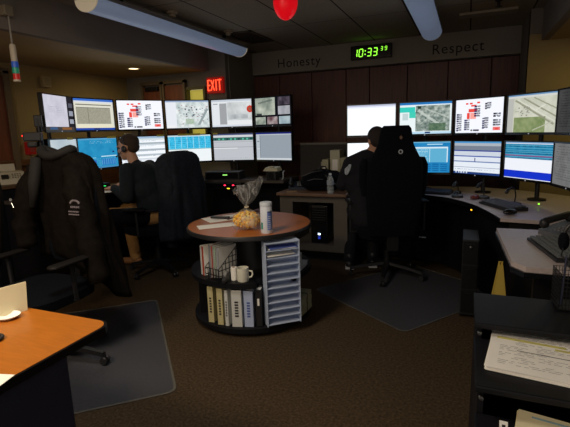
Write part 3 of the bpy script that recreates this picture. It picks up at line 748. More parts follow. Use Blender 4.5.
for k, (x, y, a, lab) in enumerate(((-2.95, 4.22, 45, 'low black speaker under the cyan list monitor'), (-1.985, 4.47, -5, 'small black speaker under the grey form monitor, carrying a pale device'))):
    t = thing('desk_speaker', (x, y, .841), R(a), lab, 'speaker')
    f = MB(); f.box((0, 0, .05), (.12, .10, .10), bev=.01); f.build('speaker_box', BLACK, t)
    f = MB(); f.lathe([(0, 0), (.035, 0), (.03, .006), (0, .004)], n=18, M=Matrix.Translation((0, -.051, .05)) @ Matrix.Rotation(R(90), 4, 'X')); f.build('speaker_cone', DKMETAL, t, smooth=True)

# desk microphones / headset stands under right bank
def gooseneck(loc, rz, label):
    t = thing('desk_microphone', loc, rz, label, 'microphone', None)
    f = MB(); f.lathe([(0, 0), (.05, 0), (.048, .018), (.03, .026), (0, .026)]); f.build('mic_base', BLACK, t, smooth=True)
    f = MB(); f.tube([(0, 0, .02), (0, .01, .07), (0, 0, .12), (0, -.04, .145), (0, -.07, .13)], .005, 8); f.build('mic_neck', DKMETAL, t, smooth=True)
    f = MB(); f.cap((0, -.07, .13), (0, -.09, .11), .012, .014, 10); f.build('mic_head', BLACK, t, smooth=True)
gooseneck((-.06, 4.14, .751), R(-20), 'black gooseneck microphone under the blue banded monitor')
gooseneck((.15, 4.10, .751), R(-35), 'black gooseneck microphone right of the first one on the grey worktop')
gooseneck((.36, 3.80, .751), R(-45), 'black gooseneck microphone under the royal blue band monitor')

def keyboard(loc, rz, label, w=.44, m=None):
    t = thing('keyboard', loc, rz, label, 'keyboard')
    f = MB(); f.rings([[(x, -.075, 0), (x, .075, 0), (x, .075, .028), (x, -.075, .014)] for x in (-w / 2, w / 2)]); f.build('keyboard_case', BLACK, t)
    f = MB(); n = 15
    for r in range(5):
        for c in range(n):
            y = -.055 + r * .027
            f.box((-w / 2 + .022 + c * (w - .044) / (n - 1), y, .023 + r * .0025), ((w - .03) / n * .78, .019, .010))
    f.build('keys', m or mat('key_dark', (78, 80, 88), .5), t)
    return t
keyboard((-.33, 4.36, .751), R(-12), 'black keyboard lit blue in front of the blue table screen', m=mat('key_blue_lit', (84, 92, 110), .4))  # blue screen light is put into the key colour of this black keyboard
keyboard((.27, 3.70, .751), R(-62), 'black keyboard on the grey worktop before the royal blue band monitor', .40)
def mouse(loc, rz, label, m=BLACKG):
    t = thing('computer_mouse', loc, rz, label, 'mouse')
    f = MB(); f.ball((0, 0, .010), (.030, .052, .024), seg=20)
    for v in f.bm.verts: v.co.z = max(v.co.z, 0)
    o = f.build('mouse_body', m, t, smooth=True)
    f = MB(); f.cap((0, .018, .030), (0, .028, .028), .005, .005, 8); f.build('mouse_wheel', DKMETAL, t, smooth=True)
mouse((-.06, 4.28, .757), R(-20), 'black mouse beside the keyboard lit blue', BLACKG)
mouse((.08, 4.06, .757), R(-30), 'dark red mouse on the curved grey worktop', mat('dark_red_plastic', (110, 46, 42), .3))
mouse((.30, 3.40, .757), R(-60), 'black mouse beside the near end keyboard of the grey worktop')

# return desk in right foreground
rd = thing('return_desk', (.5, 2.5, 0), 0, 'small grey-topped desk with black edge right of the curved console', 'desk')
poly = [(-.31, .43), (-.285, -.28), (-.235, -.36), (.6, -.38), (.6, .45)]
f = MB(); f.prism(poly, .725, .75); f.build('desk_top', LWORK, rd)
f = MB(); f.prism([(x - .006 if x < 0 else x, y - (.008 if y < 0 else -.004)) for x, y in poly], .700, .7245); f.build('edge_band', BLACKG, rd)
f = MB(); f.box((.2, .02, .36), (.7, .06, .68)); f.box((.52, 0, .36), (.05, .7, .68)); f.build('desk_frame', DESKBLK, rd)
keyboard((.435, 2.46, .751), R(-80), 'grey keyboard on the small grey desk at the frame edge', .42, mat('key_grey2', (100, 104, 108), .6))
t = desk_phone('desk_phone', (.53, 2.80, .751), R(-60), 'grey and black desk phone behind the keyboard of the small desk', mat('mid_grey_plastic', (96, 98, 104), .5))
# black mesh organiser with pens & black equipment in front
mo = thing('mesh_organiser', (.36, 1.72, .745), R(5), 'black mesh desk organiser holding pens on the stepped shelf top', 'organiser')
f = MB()
for q in (0, 1):
    z0, z1 = 0, .13
    cx = q * .11
    for k in range(11):
        xx = cx - .05 + k * .01
        for yy in (-.05, .05): f.box((xx, yy, .065), (.0016, .0016, .13))
        for xs in (-.05, .05): f.box((cx + xs, -.05 + k * .01, .065), (.0016, .0016, .13))
    for k in range(9):
        z = .004 + k * .0155
        for yy in (-.05, .05): f.box((cx, yy, z), (.1, .0016, .0016))
        for xs in (-.05, .05): f.box((cx + xs, 0, z), (.0016, .1, .0016))
    f.box((cx, 0, .001), (.1, .1, .002))
f.build('mesh_cage', DKMETAL, mo)
for k in range(5):
    f = MB(); x = -.03 + k * .035; f.tube([(x, .0, .004), (x + .01, .02 - k * .008, .17)], .004, 8); f.tube([(x + .01, .02 - k * .008, .17), (x + .0105, .021 - k * .008, .178)], .002, 6)
    f.build('pen', mat('pen_%d' % (k % 2), ((30, 34, 60), (60, 60, 64))[k % 2], .4), mo)
hs = thing('headset_stand', (.485, 2.205, .751), 0, 'black headset hanging on a stand at the front of the small desk', 'headset')
f = MB(); f.lathe([(0, 0), (.055, 0), (.05, .012), (.01, .02), (.008, .20), (0, .2)]); f.build('stand', BLACK, hs, smooth=True)
f = MB(); f.tube([(.075 * math.cos(a), .0, .125 + .085 * math.sin(a)) for a in [PI * k / 14 for k in range(15)]], .008, 8); f.build('headband', BLACK, hs, smooth=True)
for s in (-1, 1):
    f = MB(); f.ball((s * .072, 0, .11), (.022, .036, .042), seg=16); f.build('ear_cup', FABRIC, hs, smooth=True)
f = MB(); f.tube([(-.075, -.02, .09), (-.09, -.07, .06), (-.06, -.10, .045)], .003, 6); f.build('mic_boom', BLACK, hs, smooth=True)

# stepped black shelf
ss = thing('stepped_shelf', (.33, 1.35, 0), 0, 'black three-step shelf unit with papers on its lower steps', 'shelf')
steps = [(.14, .42, .74), (-.15, .138, .685), (-.48, -.152, .60)]
f = MB()
for y0, y1, z in steps:
    f.box((0, y1 - .012, z / 2 - .01), (.55, .02, z - .02))
    for s in (-1, 1): f.box((s * .267, (y0 + y1) / 2, z / 2 - .01), (.016, y1 - y0 - .004, z - .02))
    f.box((0, (y0 + y1) / 2, .03), (.54, y1 - y0 - .01, .03))
f.build('shelf_body', DESKBLK, ss)
for y0, y1, z in steps:
    f = MB(); f.box((0, (y0 + y1) / 2 - .003, z - .01), (.565, y1 - y0 + .012, .02), bev=.005); f.build('step_top', DESKBLK, ss)
for y0, y1, z in steps[:2]:
    f = MB(); f.lathe([(0, 0), (.008, 0), (.006, .008), (0, .009)], n=12, M=Matrix.Translation((-.265, y0 - .004, z - .035)) @ Matrix.Rotation(R(90), 4, 'X')); f.build('corner_stud', METAL, ss, smooth=True)
f = MB(); f.tube([(-.287, -.25, .58), (-.295, -.30, .57), (-.295, -.44, .50), (-.287, -.48, .47)], .005, 8); f.build('side_handle', METAL, ss, smooth=True)

def page(name, loc, rz, w, h, layers, label, marks, m=PAPER, tiltx=0):
    t = thing(name, loc, rz, label, 'papers'); t.rotation_euler.x = tiltx
    f = MB()
    for k in range(layers):
        f.box((random.uniform(-.004, .004), random.uniform(-.004, .004), .0015 + k * .0022), (w, h, .0018), rz=random.uniform(-.02, .02))
    f.build('sheets', m, t)
    z = .0015 + layers * .0022
    for nm, mm, rects in marks:
        f = MB()
        for x, y, dx, dy in rects: f.box((x * w, y * h, z - .0006), (dx * w, dy * h, .0006))
        f.build(nm, mm, t)
    return t
lines = []
for k in range(24):
    y = .40 - k * .034
    x = -.42
    while x < .36:
        L = random.uniform(.02, .09)
        if random.random() < .6: lines.append((x + L / 2, y, L, .006))
        x += L + .02
dark = [(.10 + .045 * i, .40 - .05 * j, .035, .03) for i in range(7) for j in range(3) if random.random() < .75]
dark += [(-.02, -.05 , .55, .008), (.30, -.2, .006, .3), (.10, .40, .4, .006)]
page('paper_stack', (.280, 1.405, .686), R(-7), .38, .29, 6, 'curled stack of printed forms with a yellow highlighted band on the shelf', [
    ('printed_lines', INK, lines), ('printed_blocks', INKB, dark), ('yellow_highlight', mat('highlighter', (214, 206, 120), .8), [(-.2, .205, .5, .05), (.14, .13, .34, .04)])])
lines2 = [(random.uniform(-.1, .4), .3 - k * .07, random.uniform(.1, .3), .01) for k in range(10)]
sp = page('letter_papers', (.345, .985, .601), R(-12), .32, .24, 3, 'cream letter sheets with a dark round crest on the lowest step', [
    ('printed_lines', INK, lines2), ('blue_lines', mat('pale_blue_ink', (130, 170, 190), .8), [(-.25, .42 - k * .012, .3, .006) for k in range(3)])], m=PAPERC)
f = MB(); f.lathe([(0, 0), (.013, 0), (.013, .001), (0, .001)], n=20, c=(-.07, .055, .0078)); f.build('round_crest', INKB, sp)
sp.location = (.30, 1.095, .601); sp.rotation_euler.z = R(-10)
o = MB(); o.box((0, 0, .002), (.02, .085, .003)); q = o.build('shelf_tag', PAPER, loc=(.118, 1.135, .601), rz=R(-4)); tag(q, 'small white tag strip on the lowest step of the shelf', 'tag')
tg = q; f = MB(); f.box((0, 0, .0038), (.008, .05, .0008)); f.build('tag_print', INKB, tg)

# pedestal in the dark under the right console
pd = thing('pedestal_cabinet', (.055, 3.42, .0065), R(0), 'narrow black pedestal cabinet with a chrome lock under the curved desk', 'cabinet')
f = MB(); f.box((0, 0, .30), (.11, .34, .56), bev=.006); f.build('cabinet_body', mat('pedestal_grey', (14, 14, 16), .6), pd)
for k in range(3):
    f = MB(); f.box((0, -.175, .13 + k * .18), (.10, .012, .165), bev=.003); dd = f.build('drawer', DESKBLK, pd)
    f = MB(); f.box((0, -.186, .19 + k * .18), (.06, .01, .008)); f.build('pull', DKMETAL, dd)
f = MB(); f.ball((.0, -.186, .53), .010); f.build('lock', METAL, pd, smooth=True)
for sx in (-1, 1):
    for sy in (-1, 1):
        f = MB(); f.lathe([(0, 0), (.018, .0), (.018, .018), (0, .018)], M=Matrix.Translation((sx * .05 - .009, sy * .14, .018)) @ Matrix.Rotation(R(90), 4, 'Y')); f.build('caster', BLACK, pd)
# yellow folded sign under the desk
ys = thing('folded_floor_sign', (.235, 3.06, 0), R(8), 'narrow yellow folded floor sign standing in the dark beneath the desks', 'sign')
f = MB(); 
for s in (-1, 1): f.rings([[(-.065, s * .06, 0), (.065, s * .06, 0), (.065, s * .072, 0), (-.065, s * .072, 0)], [(-.012, s * .005, .48), (.012, s * .005, .48), (.012, s * .017, .48), (-.012, s * .017, .48)]])
f.build('sign_panels', mat('dull_yellow_plastic', (214, 186, 88), .5), ys)
f = MB(); f.tube([(-.008, 0, .47), (-.008, 0, .50), (.008, 0, .50), (.008, 0, .47)], .007, 8); f.build('sign_handle', _mats['dull_yellow_plastic'], ys, smooth=True)

# ------------------------------------------------------------------ floor mats
MATM = mat('clear_plastic_mat', (84, 92, 108), .38, alpha=.26, bump=.5, bscale=90)
EDGE = mat('mat_edge', (120, 116, 104), .4, alpha=.45)
def chair_mat(corners, label):
    cx = sum(p[0] for p in corners) / 4; cy = sum(p[1] for p in corners) / 4
    t = thing('chair_mat', (cx, cy, 0), 0, label, 'floor mat')
    rp = []
    P = [Vector((x - cx, y - cy)) for x, y in corners]
    for i, p in enumerate(P):
        a = (P[i - 1] - p).normalized(); b = (P[(i + 1) % 4] - p).normalized(); r = .06
        for k in range(6):
            q = k / 5; rp.append(tuple(p + a * r * (1 - q) ** 2 + b * r * q ** 2))
    f = MB(); f.prism(rp, .001, .004); f.build('mat_sheet', MATM, t)
    f = MB(); n = len(rp)
    ring = lambda k, z: [(x * k, y * k, z) for x, y in rp]
    f.rings([ring(1, .001), ring(1.004, .006), ring(.985, .0062), ring(.98, .0042)], False); f.build('mat_rim', EDGE, t)
chair_mat([(-2.375, 2.84), (-1.40, 1.77), (-2.29, .97), (-3.26, 2.04)], 'clear chair mat with rounded corner on the carpet by the orange wood table')
chair_mat([(-1.18, 3.47), (-.34, 2.87), (.36, 3.85), (-.48, 4.44)], 'bluish clear chair mat under the high-backed chair')

# ------------------------------------------------------------------ chairs
def five_star(t, r=.31, rot0=0, h=.10, m=DKMETAL):
    for k in range(5):
        a = rot0 + 2 * PI * k / 5; c, s = math.cos(a), math.sin(a)
        M = Matrix.Rotation(a, 4, 'Z')
        f = MB(); f.rings([[(x, y * w, z + o) for (y, o) in ((-1, -.012), (1, -.012), (.8, .014), (-.8, .014))] for x, z, w in ((.02, h + .01, .030), (r * .6, h - .01, .022), (r, h - .035, .016))], M=M)
        leg = f.build('base_leg', m, t)
        f = MB()
        for s2 in (-1, 1):
            f.lathe([(0, -.009), (.022, -.009), (.026, 0), (.022, .009), (0, .009)], n=16, M=M @ Matrix.Translation((r, s2 * .014, .027)) @ Matrix.Rotation(R(90), 4, 'X'))
        f.tube([M @ Vector((r, 0, .027)), M @ Vector((r, 0, h - .03))], .008, 8)
        f.build('caster', BLACK, leg, smooth=True)
    f = MB(); f.lathe([(0, h - .03), (.04, h - .03), (.04, h + .025), (.028, h + .03), (.028, .25), (.016, .25), (.016, .42), (0, .42)]); f.build('gas_column', m, t, smooth=True)
def loft_super(f, secs, n=28, p=3.0, M=None):
    """secs: (z, halfwidth, halfdepth, cx, cy)"""
    rg = []
    for z, w, d, cx, cy in secs:
        r_ = []
        for k in range(n):
            a = 2 * PI * k / n; c, s = math.cos(a), math.sin(a)
            r_.append((cx + w * math.copysign(abs(c) ** (2 / p), c), cy + d * math.copysign(abs(s) ** (2 / p), s), z))
        rg.append(r_)
    f.rings(rg, True, M)
def seat_part(t, z, w=.25, d=.24, m=FABRIC, th=.09, cy=0):
    f = MB(); loft_super(f, [(z - th, w * .86, d * .86, 0, cy), (z - th * .8, w * .98, d * .98, 0, cy), (z - .02, w, d, 0, cy), (z - .004, w * .94, d * .94, 0, cy), (z, w * .8, d * .8, 0, cy)], p=4); f.build('seat', m, t, smooth=True)
    f = MB(); f.box((0, cy, z - th - .02), (.18, .24, .04), bev=.006); f.build('seat_mechanism', DKMETAL, t)
def armrests(t, z, x, y0=-.12, y1=.14, seat_z=.42):
    for s in (-1, 1):
        f = MB(); f.tube([(s * (x - .10), 0, seat_z), (s * x, 0, seat_z + .01), (s * x, .01, z - .02)], .014, 10); a = f.build('arm_bracket', BLACK, t, smooth=True)
        f = MB(); f.cap((s * x, y0, z), (s * x, y1, z), .026, .03, 12); bmesh.ops.scale(f.bm, vec=(1.25, 1, .55), space=Matrix.Translation((-s * x, 0, -z)), verts=f.bm.verts[:]); f.build('arm_pad', mat('arm_pad_black', (24, 21, 20), .6, spec=.2), a, smooth=True)

def jacket_shell(W, D, z0, z1, cy, seed, folds=7, amp=.035, topw=.6, flare=1.2, lean=0.0, nz=26, n=84, hemdrop=.04):
    f = MB(); rg = []
    for i in range(nz + 1):
        t = i / nz
        z = z1 - (z1 - z0) * t
        if t < .14:
            q = t / .14; ws = topw + (1 - topw) * math.sin(q * PI / 2); ds = .42 + .58 * math.sin(q * PI / 2); z = z1 - (z1 - z0) * (.14 * (1 - math.cos(q * PI / 2)))
        else:
            q = (t - .14) / .86; ws = 1 + (flare - 1) * q; ds = 1 + (flare - 1) * .8 * q
            z = z1 - (z1 - z0) * (.14 + .86 * q)
        a_ = amp * min(1, t * 1.8)
        r_ = []
        for k in range(n):
            a = 2 * PI * k / n; c, s = math.cos(a), math.sin(a)
            nn = noise.noise(Vector((c * 2.2 + seed, s * 2.2, t * 2.6))) * .55 + noise.noise(Vector((c * 6 + seed, s * 6, t * 5))) * .25
            fold = math.sin(folds * a + seed + 1.8 * math.sin(t * 3 + seed)) * .6 + .4 * math.sin(folds * 2.3 * a + seed * 2)
            r = 1 + (fold * a_ + nn * amp * 2.2)
            x = W * ws * math.copysign(abs(c) ** .75, c) * r; y = D * ds * math.copysign(abs(s) ** .75, s) * (1 + (fold * a_ * 2.2 + nn * amp * 2.5))
            dz = -hemdrop * t * t * (1 + math.sin(2 * a + seed)) * .5
            r_.append((x, cy + lean * (z - z1) + y, z + dz))
        rg.append(r_)
    f.rings(rg, True)
    return f
def sleeve(f, pts, rads, seed):
    P = [Vector(p) for p in pts]; out = []; rr = []
    N = 14
    for i in range(N + 1):
        u = i / N * (len(P) - 1); k = min(int(u), len(P) - 2); q = u - k
        out.append(P[k].lerp(P[k + 1], q)); rr.append((rads[k] * (1 - q) + rads[k + 1] * q) * (1 + .12 * math.sin(i * 1.9 + seed) + .06 * math.sin(i * 3.7)))
    f.tube(out, rr, 14)

# --- chair with brown-black duty jacket (near left), faces -Y
ch = thing('office_chair', (-2.36, 1.80, .005), R(180), 'black office chair on the clear mat beside the orange wood table', 'chair')
five_star(ch, .37, R(190)); seat_part(ch, .49, .26, .25, cy=.02); armrests(ch, .665, .27, -.12, .13)
f = MB(); loft_super(f, [(.58, .16, .03, 0, -.25), (.66, .22, .04, 0, -.255), (.95, .24, .045, 0, -.28), (1.18, .22, .04, 0, -.31), (1.24, .17, .03, 0, -.32)], p=4); f.build('backrest', FABRIC, ch, smooth=True)
f = MB(); f.box((0, -.26, .5), (.07, .02, .26)); f.box((0, -.16, .40), (.07, .22, .02)); f.build('back_bar', DKMETAL, ch)
jk = thing('duty_jacket', (-2.40, 1.79, .40), R(180), 'heavy dark jacket with pale sleeve lettering draped over the office chair back', 'jacket')
f = jacket_shell(.250, .085, .62 - .40, 1.29 - .40, -.285, 1.3, folds=5, amp=.09, topw=.40, flare=1.14, lean=.06)
for v in f.bm.verts:   # hang the left flap (camera right) lower and wider
    k = max(0, min(1, (-v.co.x - .02) / .22)); h = max(0, (.86 - v.co.z))
    v.co.z -= k * h * .34; v.co.x -= k * h * .16
    k2 = max(0, min(1, (v.co.x - .05) / .2)); v.co.x -= k2 * 0.0
f.build('jacket_body', JACKET, jk, smooth='all')
f = MB(); sleeve(f, [(-.14, -.25, .78), (-.20, -.20, .62), (-.29, -.17, .36), (-.36, -.15, .10)], [.065, .078, .075, .06], 1); f.build('sleeve', JACKET, jk, smooth='all')
f = MB(); sleeve(f, [(.16, -.25, .78), (.22, -.19, .62), (.25, -.16, .42), (.23, -.15, .28)], [.07, .08, .07, .055], 2); f.build('sleeve', JACKET, jk, smooth='all')
f = MB(); f.tube([(.12 * math.cos(a), -.265 + .055 * math.sin(a), .885 + .02 * math.cos(2 * a)) for a in [2 * PI * k / 20 for k in range(21)]], .028, 10); f.build('collar', mat('jacket_lining', (23, 19, 16), .85, vary=.2, scale=20), jk, smooth='all')
f = MB(); f.tube([(.10, -.19, .86), (.11, -.16, .7), (.13, -.15, .55)], [.03, .035, .02], 8); f.build('inner_lining', _mats['jacket_lining'], jk, smooth='all')
# sleeve lettering: an arc over lines
PALE = mat('pale_embroidery', (128, 118, 124), .7)
f = MB()
for k in range(9):
    a = R(150 - k * 15); f.box((-.272 - .030 * math.cos(a), -.108, .58 + .026 * math.sin(a)), (.0085, .006, .007), ry=-(a - PI / 2))
for k in range(5): f.box((-.296 + k * .011, -.104, .572), (.006, .006, .009))
for r in range(2):
    for k in range(7): f.box((-.292 + k * .009, -.102, .548 - r * .015), (.0062, .006, .006))
bmesh.ops.scale(f.bm, vec=(1.3, 1, 1.15), space=Matrix.Translation((.270, 0, -.57)), verts=f.bm.verts[:]); f.build('sleeve_lettering', PALE, jk)
f = MB(); f.box((.262, -.10, .60), (.012, .008, .016)); f.tube([(.26, -.10, .58), (.24, -.098, .55)], .003, 6); f.build('zip_pull', mat('bright_zip', (220, 225, 230), .25, .6), jk)

# --- chair at the left edge
c2 = thing('office_chair', (-3.10, 1.72, .005), R(150), 'low black office chair half cut off behind the cream tent card', 'chair')
five_star(c2, .30, .3); seat_part(c2, .46, .25, .24); armrests(c2, .64, .27)
f = MB(); loft_super(f, [(.55, .16, .03, 0, -.25), (.65, .22, .045, 0, -.26), (.9, .24, .05, 0, -.28), (1.05, .22, .045, 0, -.3), (1.11, .16, .03, 0, -.31)], p=4); f.build('backrest', JACKET, c2, smooth=True)
f = MB(); f.box((0, -.26, .48), (.07, .02, .24)); f.box((0, -.16, .385), (.07, .22, .02)); f.build('back_bar', DKMETAL, c2)

# --- operator chair left, faces -X
c3 = thing('office_chair', (-2.87, 3.52, 0), R(92), 'black office chair the man in profile sits on, a coat over its back', 'chair')
five_star(c3, .31, R(100)); seat_part(c3, .50, .25, .25, cy=.02); armrests(c3, .68, .28, -.06, .12)
f = MB(); loft_super(f, [(.60, .16, .03, 0, -.27), (.68, .22, .04, 0, -.28), (.95, .23, .045, 0, -.31), (1.10, .21, .04, 0, -.33), (1.15, .16, .03, 0, -.335)], p=4); f.build('backrest', FABRIC, c3, smooth=True)
f = MB(); f.box((0, -.28, .52), (.07, .02, .26)); f.box((0, -.17, .41), (.07, .24, .02)); f.build('back_bar', DKMETAL, c3)
jb = thing('black_coat', (-2.87, 3.52, .45), R(92), 'black coat hanging in folds over the chair of the man in profile', 'coat')
f = jacket_shell(.30, .11, .42 - .45, 1.21 - .45, -.32, 4.2, folds=6, amp=.07, topw=.42, flare=1.14, lean=.05)
f.build('coat_body', JACKETB, jb, smooth='all')
f = MB(); sleeve(f, [(.18, -.34, .66), (.25, -.38, .45), (.25, -.38, .1), (.24, -.38, -.06)], [.05, .06, .055, .05], 3); f.build('sleeve', JACKETB, jb, smooth='all')
f = MB(); sleeve(f, [(-.18, -.34, .66), (-.27, -.36, .45), (-.28, -.36, .1), (-.26, -.36, -.1)], [.05, .06, .055, .05], 5); f.build('sleeve', JACKETB, jb, smooth='all')
f = MB(); f.tube([(.13 * math.cos(a), -.325 + .05 * math.sin(a), .745) for a in [2 * PI * k / 20 for k in range(21)]], .022, 10); f.build('collar', JACKETB, jb, smooth='all')

# --- big high-back chair, faces +Y
c4 = thing('high_back_chair', (-.655, 4.05, .005), R(19), 'tall black high-backed dispatcher chair with a round pale emblem', 'chair')
five_star(c4, .34, R(38), h=.11); seat_part(c4, .50, .28, .27, th=.12, cy=.0); armrests(c4, .70, .34, -.02, .16)
secs = [(.45, .20, .05, 0, -.27), (.52, .215, .07, 0, -.275), (.70, .230, .075, 0, -.29), (.95, .235, .075, 0, -.315), (1.08, .225, .07, 0, -.33), (1.16, .18, .06, 0, -.34), (1.23, .145, .055, 0, -.345), (1.31, .130, .055, 0, -.35), (1.36, .12, .05, 0, -.355), (1.385, .10, .035, 0, -.358)]
f = MB(); loft_super(f, secs, n=36, p=3.2); f.build('backrest', FABRIC, c4, smooth=True)
f = MB(); f.box((0, -.27, .42), (.10, .03, .22)); f.box((0, -.17, .36), (.10, .22, .03)); f.build('back_bar', DKMETAL, c4)
for s in (-1, 1):
    f = MB(); loft_super(f, [(.80, .025, .05, s * .24, -.26), (.9, .035, .07, s * .25, -.25), (1.06, .035, .07, s * .25, -.25), (1.12, .018, .045, s * .24, -.26)], p=2.5); f.build('side_bolster', FABRIC, c4, smooth=True)
f = MB(); f.lathe([(.010, 0), (.019, 0), (.018, .004), (.011, .004)], n=20, M=Matrix.Translation((.03, -.404, 1.175)) @ Matrix.Rotation(R(90), 4, 'X')); f.build('round_emblem', mat('pale_emblem', (190, 196, 205), .4, .2), c4, smooth=True)
f = MB(); f.prism([(-.008, -.014), (.008, -.014), (.011, .004), (0, .016), (-.011, .004)], 0, .003, M=Matrix.Translation((.03, -.408, 1.29)) @ Matrix.Rotation(R(90), 4, 'X')); f.build('headrest_crest', mat('dull_orange_thread', (120, 92, 74), .6), c4)
f = MB(); f.tube([(.20, -.2, .42), (.28, -.22, .41), (.30, -.22, .41)], .006, 8); f.build('lever', METAL, c4, smooth=True)

# ------------------------------------------------------------------ people
def remesh(o, vox, it=4, fac=.5): return baked(o, [('REMESH', dict(mode='VOXEL', voxel_size=vox)), ('SMOOTH', dict(factor=fac, iterations=it))])
def head_mesh(f, c, face, upv=Vector((0, 0, 1)), s=1.0, ears=True):
    face = face.normalized(); side = face.cross(upv).normalized(); upv = side.cross(face).normalized()
    B = Matrix((side, face, upv)).transposed().to_4x4()
    M = Matrix.Translation(c) @ B @ Matrix.Scale(s, 4)
    f.ball((0, -.012, .03), (.074, .092, .088), M=M, seg=24)           # skull
    f.ball((0, .018, -.035), (.058, .068, .075), M=M, seg=20)          # face
    f.ball((0, .052, -.085), (.032, .030, .022), M=M, seg=14)          # chin
    for sx in (-1, 1):
        f.ball((sx * .038, .045, -.03), (.022, .025, .022), M=M, seg=12)      # cheek
        f.ball((sx * .074, -.008, -.01), (.009, .018, .031), M=M, seg=12)     # ear
        f.ball((sx * .032, .078, .022), (.026, .012, .009), M=M, seg=12)      # brow
    f.rings([[(x, y, z) for x, y, z in ((-.008, .075, .015), (.008, .075, .015), (.006, .088, .015), (-.006, .088, .015))],
             [(x, y, z) for x, y, z in ((-.017, .075, -.03), (.017, .075, -.03), (.010, .110, -.028), (-.010, .110, -.028))],
             [(x, y, z) for x, y, z in ((-.012, .07, -.038), (.012, .07, -.038), (.006, .095, -.036), (-.006, .095, -.036))]], M=M)   # nose
    f.ball((0, .084, -.056), (.024, .010, .006), M=M, seg=12); f.ball((0, .082, -.067), (.020, .010, .007), M=M, seg=12)  # lips
    return M
def hand(f, wrist, d, palm_n, s=1.0, curl=.6, thumb_side=1):
    """five separate fingers; d = direction of the palm, palm_n = normal of the back of the hand"""
    d = d.normalized(); n = (palm_n - d * palm_n.dot(d)).normalized(); side = d.cross(n).normalized()
    w = Vector(wrist)
    for k in range(4):
        off = (k - 1.5) * .019 * s
        f.cap(w + d * .01 + side * off * .6, w + d * .075 * s + side * off, .013 * s, .0105 * s, 10)
    f.cap(w, w + d * .06 * s, .020 * s, .018 * s)
    Ls = [.066, .076, .072, .056]
    for k in range(4):
        off = (k - 1.5) * .0205 * s * -thumb_side
        p = w + d * .078 * s + side * off; L = Ls[3 - k] * s; dd = d.copy()
        for q, (fr, r) in enumerate(((.45, .0088), (.3, .0078), (.25, .007))):
            dd = (dd - n * curl * .5).normalized(); p2 = p + dd * L * fr; f.cap(p, p2, r * s, r * .92 * s, 8); p = p2
    p = w + d * .022 * s + side * thumb_side * .022 * s; dd = (d * .7 + side * thumb_side * .7 - n * .15).normalized()
    p2 = p + dd * .042 * s; f.cap(p, p2, .012 * s, .010 * s, 8); dd = (dd + d * .5 - n * .2).normalized(); f.cap(p2, p2 + dd * .03 * s, .010 * s, .008 * s, 8)

def eyes(M, root):
    for sx in (-1, 1):
        f = MB(); f.ball((sx * .030, .072, .006), (.011, .010, .008), M=M, seg=12); f.build('eye', mat('eye_dark', (60, 48, 42), .2), root, smooth=True)

# man in profile (left): local +Y forward, origin under hips
V = Vector
pl = thing('person', (-2.88, 3.52, 0), R(96), 'seated person in dark shirt and khaki trousers wearing a headset, in profile', 'person')
hipz = .60
J = dict(hip=V((0, 0, hipz)), chest=V((0, .10, .90)), neck=V((.0, .185, 1.10)), head=V((0, .235, 1.255)))
# left side = -x local (forward +Y, right = +x). Camera sees his left/back side
shl, shr = V((-.185, .13, 1.045)), V((.185, .13, 1.045))
ell, elr = V((-.25, .12, .80)), V((.27, .25, .80))
wrl, wrr = V((-.15, .34, .875)), V((.16, .44, .875))
knl, knr = V((-.16, .46, .60)), V((.15, .44, .60))
anl, anr = V((-.17, .50, .12)), V((.13, .36, .12))
f = MB(); HM = head_mesh(f, J['head'], V((-.10, 1, -.10)), s=1.08)
f.cap(J['neck'] + V((0, -.02, -.03)), J['head'] + V((0, -.02, -.05)), .055, .052)
f.cap(J['hip'], J['chest'], .12, .12); f.cap(J['chest'], J['neck'] + V((0, -.01, -.05)), .11, .05)
for s_, e_, w_, ts in ((shl, ell, wrl, 1), (shr, elr, wrr, -1)):
    f.cap(J['chest'] + V((0, 0, .1)), s_, .06, .045); f.cap(s_, e_, .042, .034); f.cap(e_, w_, .034, .024)
    hand(f, w_, V((0.15 * (1 if ts > 0 else -1), .9, -.08)), V((0, .05, 1)), 1.0, .35, ts)
for k_, a_, s_ in ((knl, anl, -1), (knr, anr, 1)):
    f.cap(J['hip'] + V((s_ * .09, 0, 0)), k_, .078, .055); f.cap(k_, a_, .05, .035)
o = f.build('body', SKIN, pl); remesh(o, .0065, 2, .4); eyes(HM, pl)
# hair
f = MB(); f.ball((0, -.024, .050), (.078, .092, .080), M=HM, seg=24); f.ball((0, -.050, .005), (.070, .058, .06), M=HM, seg=20)
o = f.build('hair', HAIR, pl); remesh(o, .008, 2)
# shirt
f = MB(); f.cap(J['hip'] + V((0, -.01, -.04)), V((0, .03, .78)), .155, .15); f.ball((0, .055, .86), (.195, .155, .18)); f.ball((0, .09, .97), (.205, .145, .15))
f.ball((0, .02, .64), (.18, .14, .12))
f.cap(V((0, .12, 1.03)), V((0, .16, 1.085)), .095, .062); f.cap(V((-.13, .12, 1.03)), V((.13, .12, 1.03)), .085, .085)
for s_, e_, w_ in ((shl, ell, wrl), (shr, elr, wrr)):
    f.cap(s_, e_, .080, .066); f.cap(e_, e_.lerp(w_, .88), .062, .044)
o = f.build('shirt', SHIRT, pl); remesh(o, .010, 5)
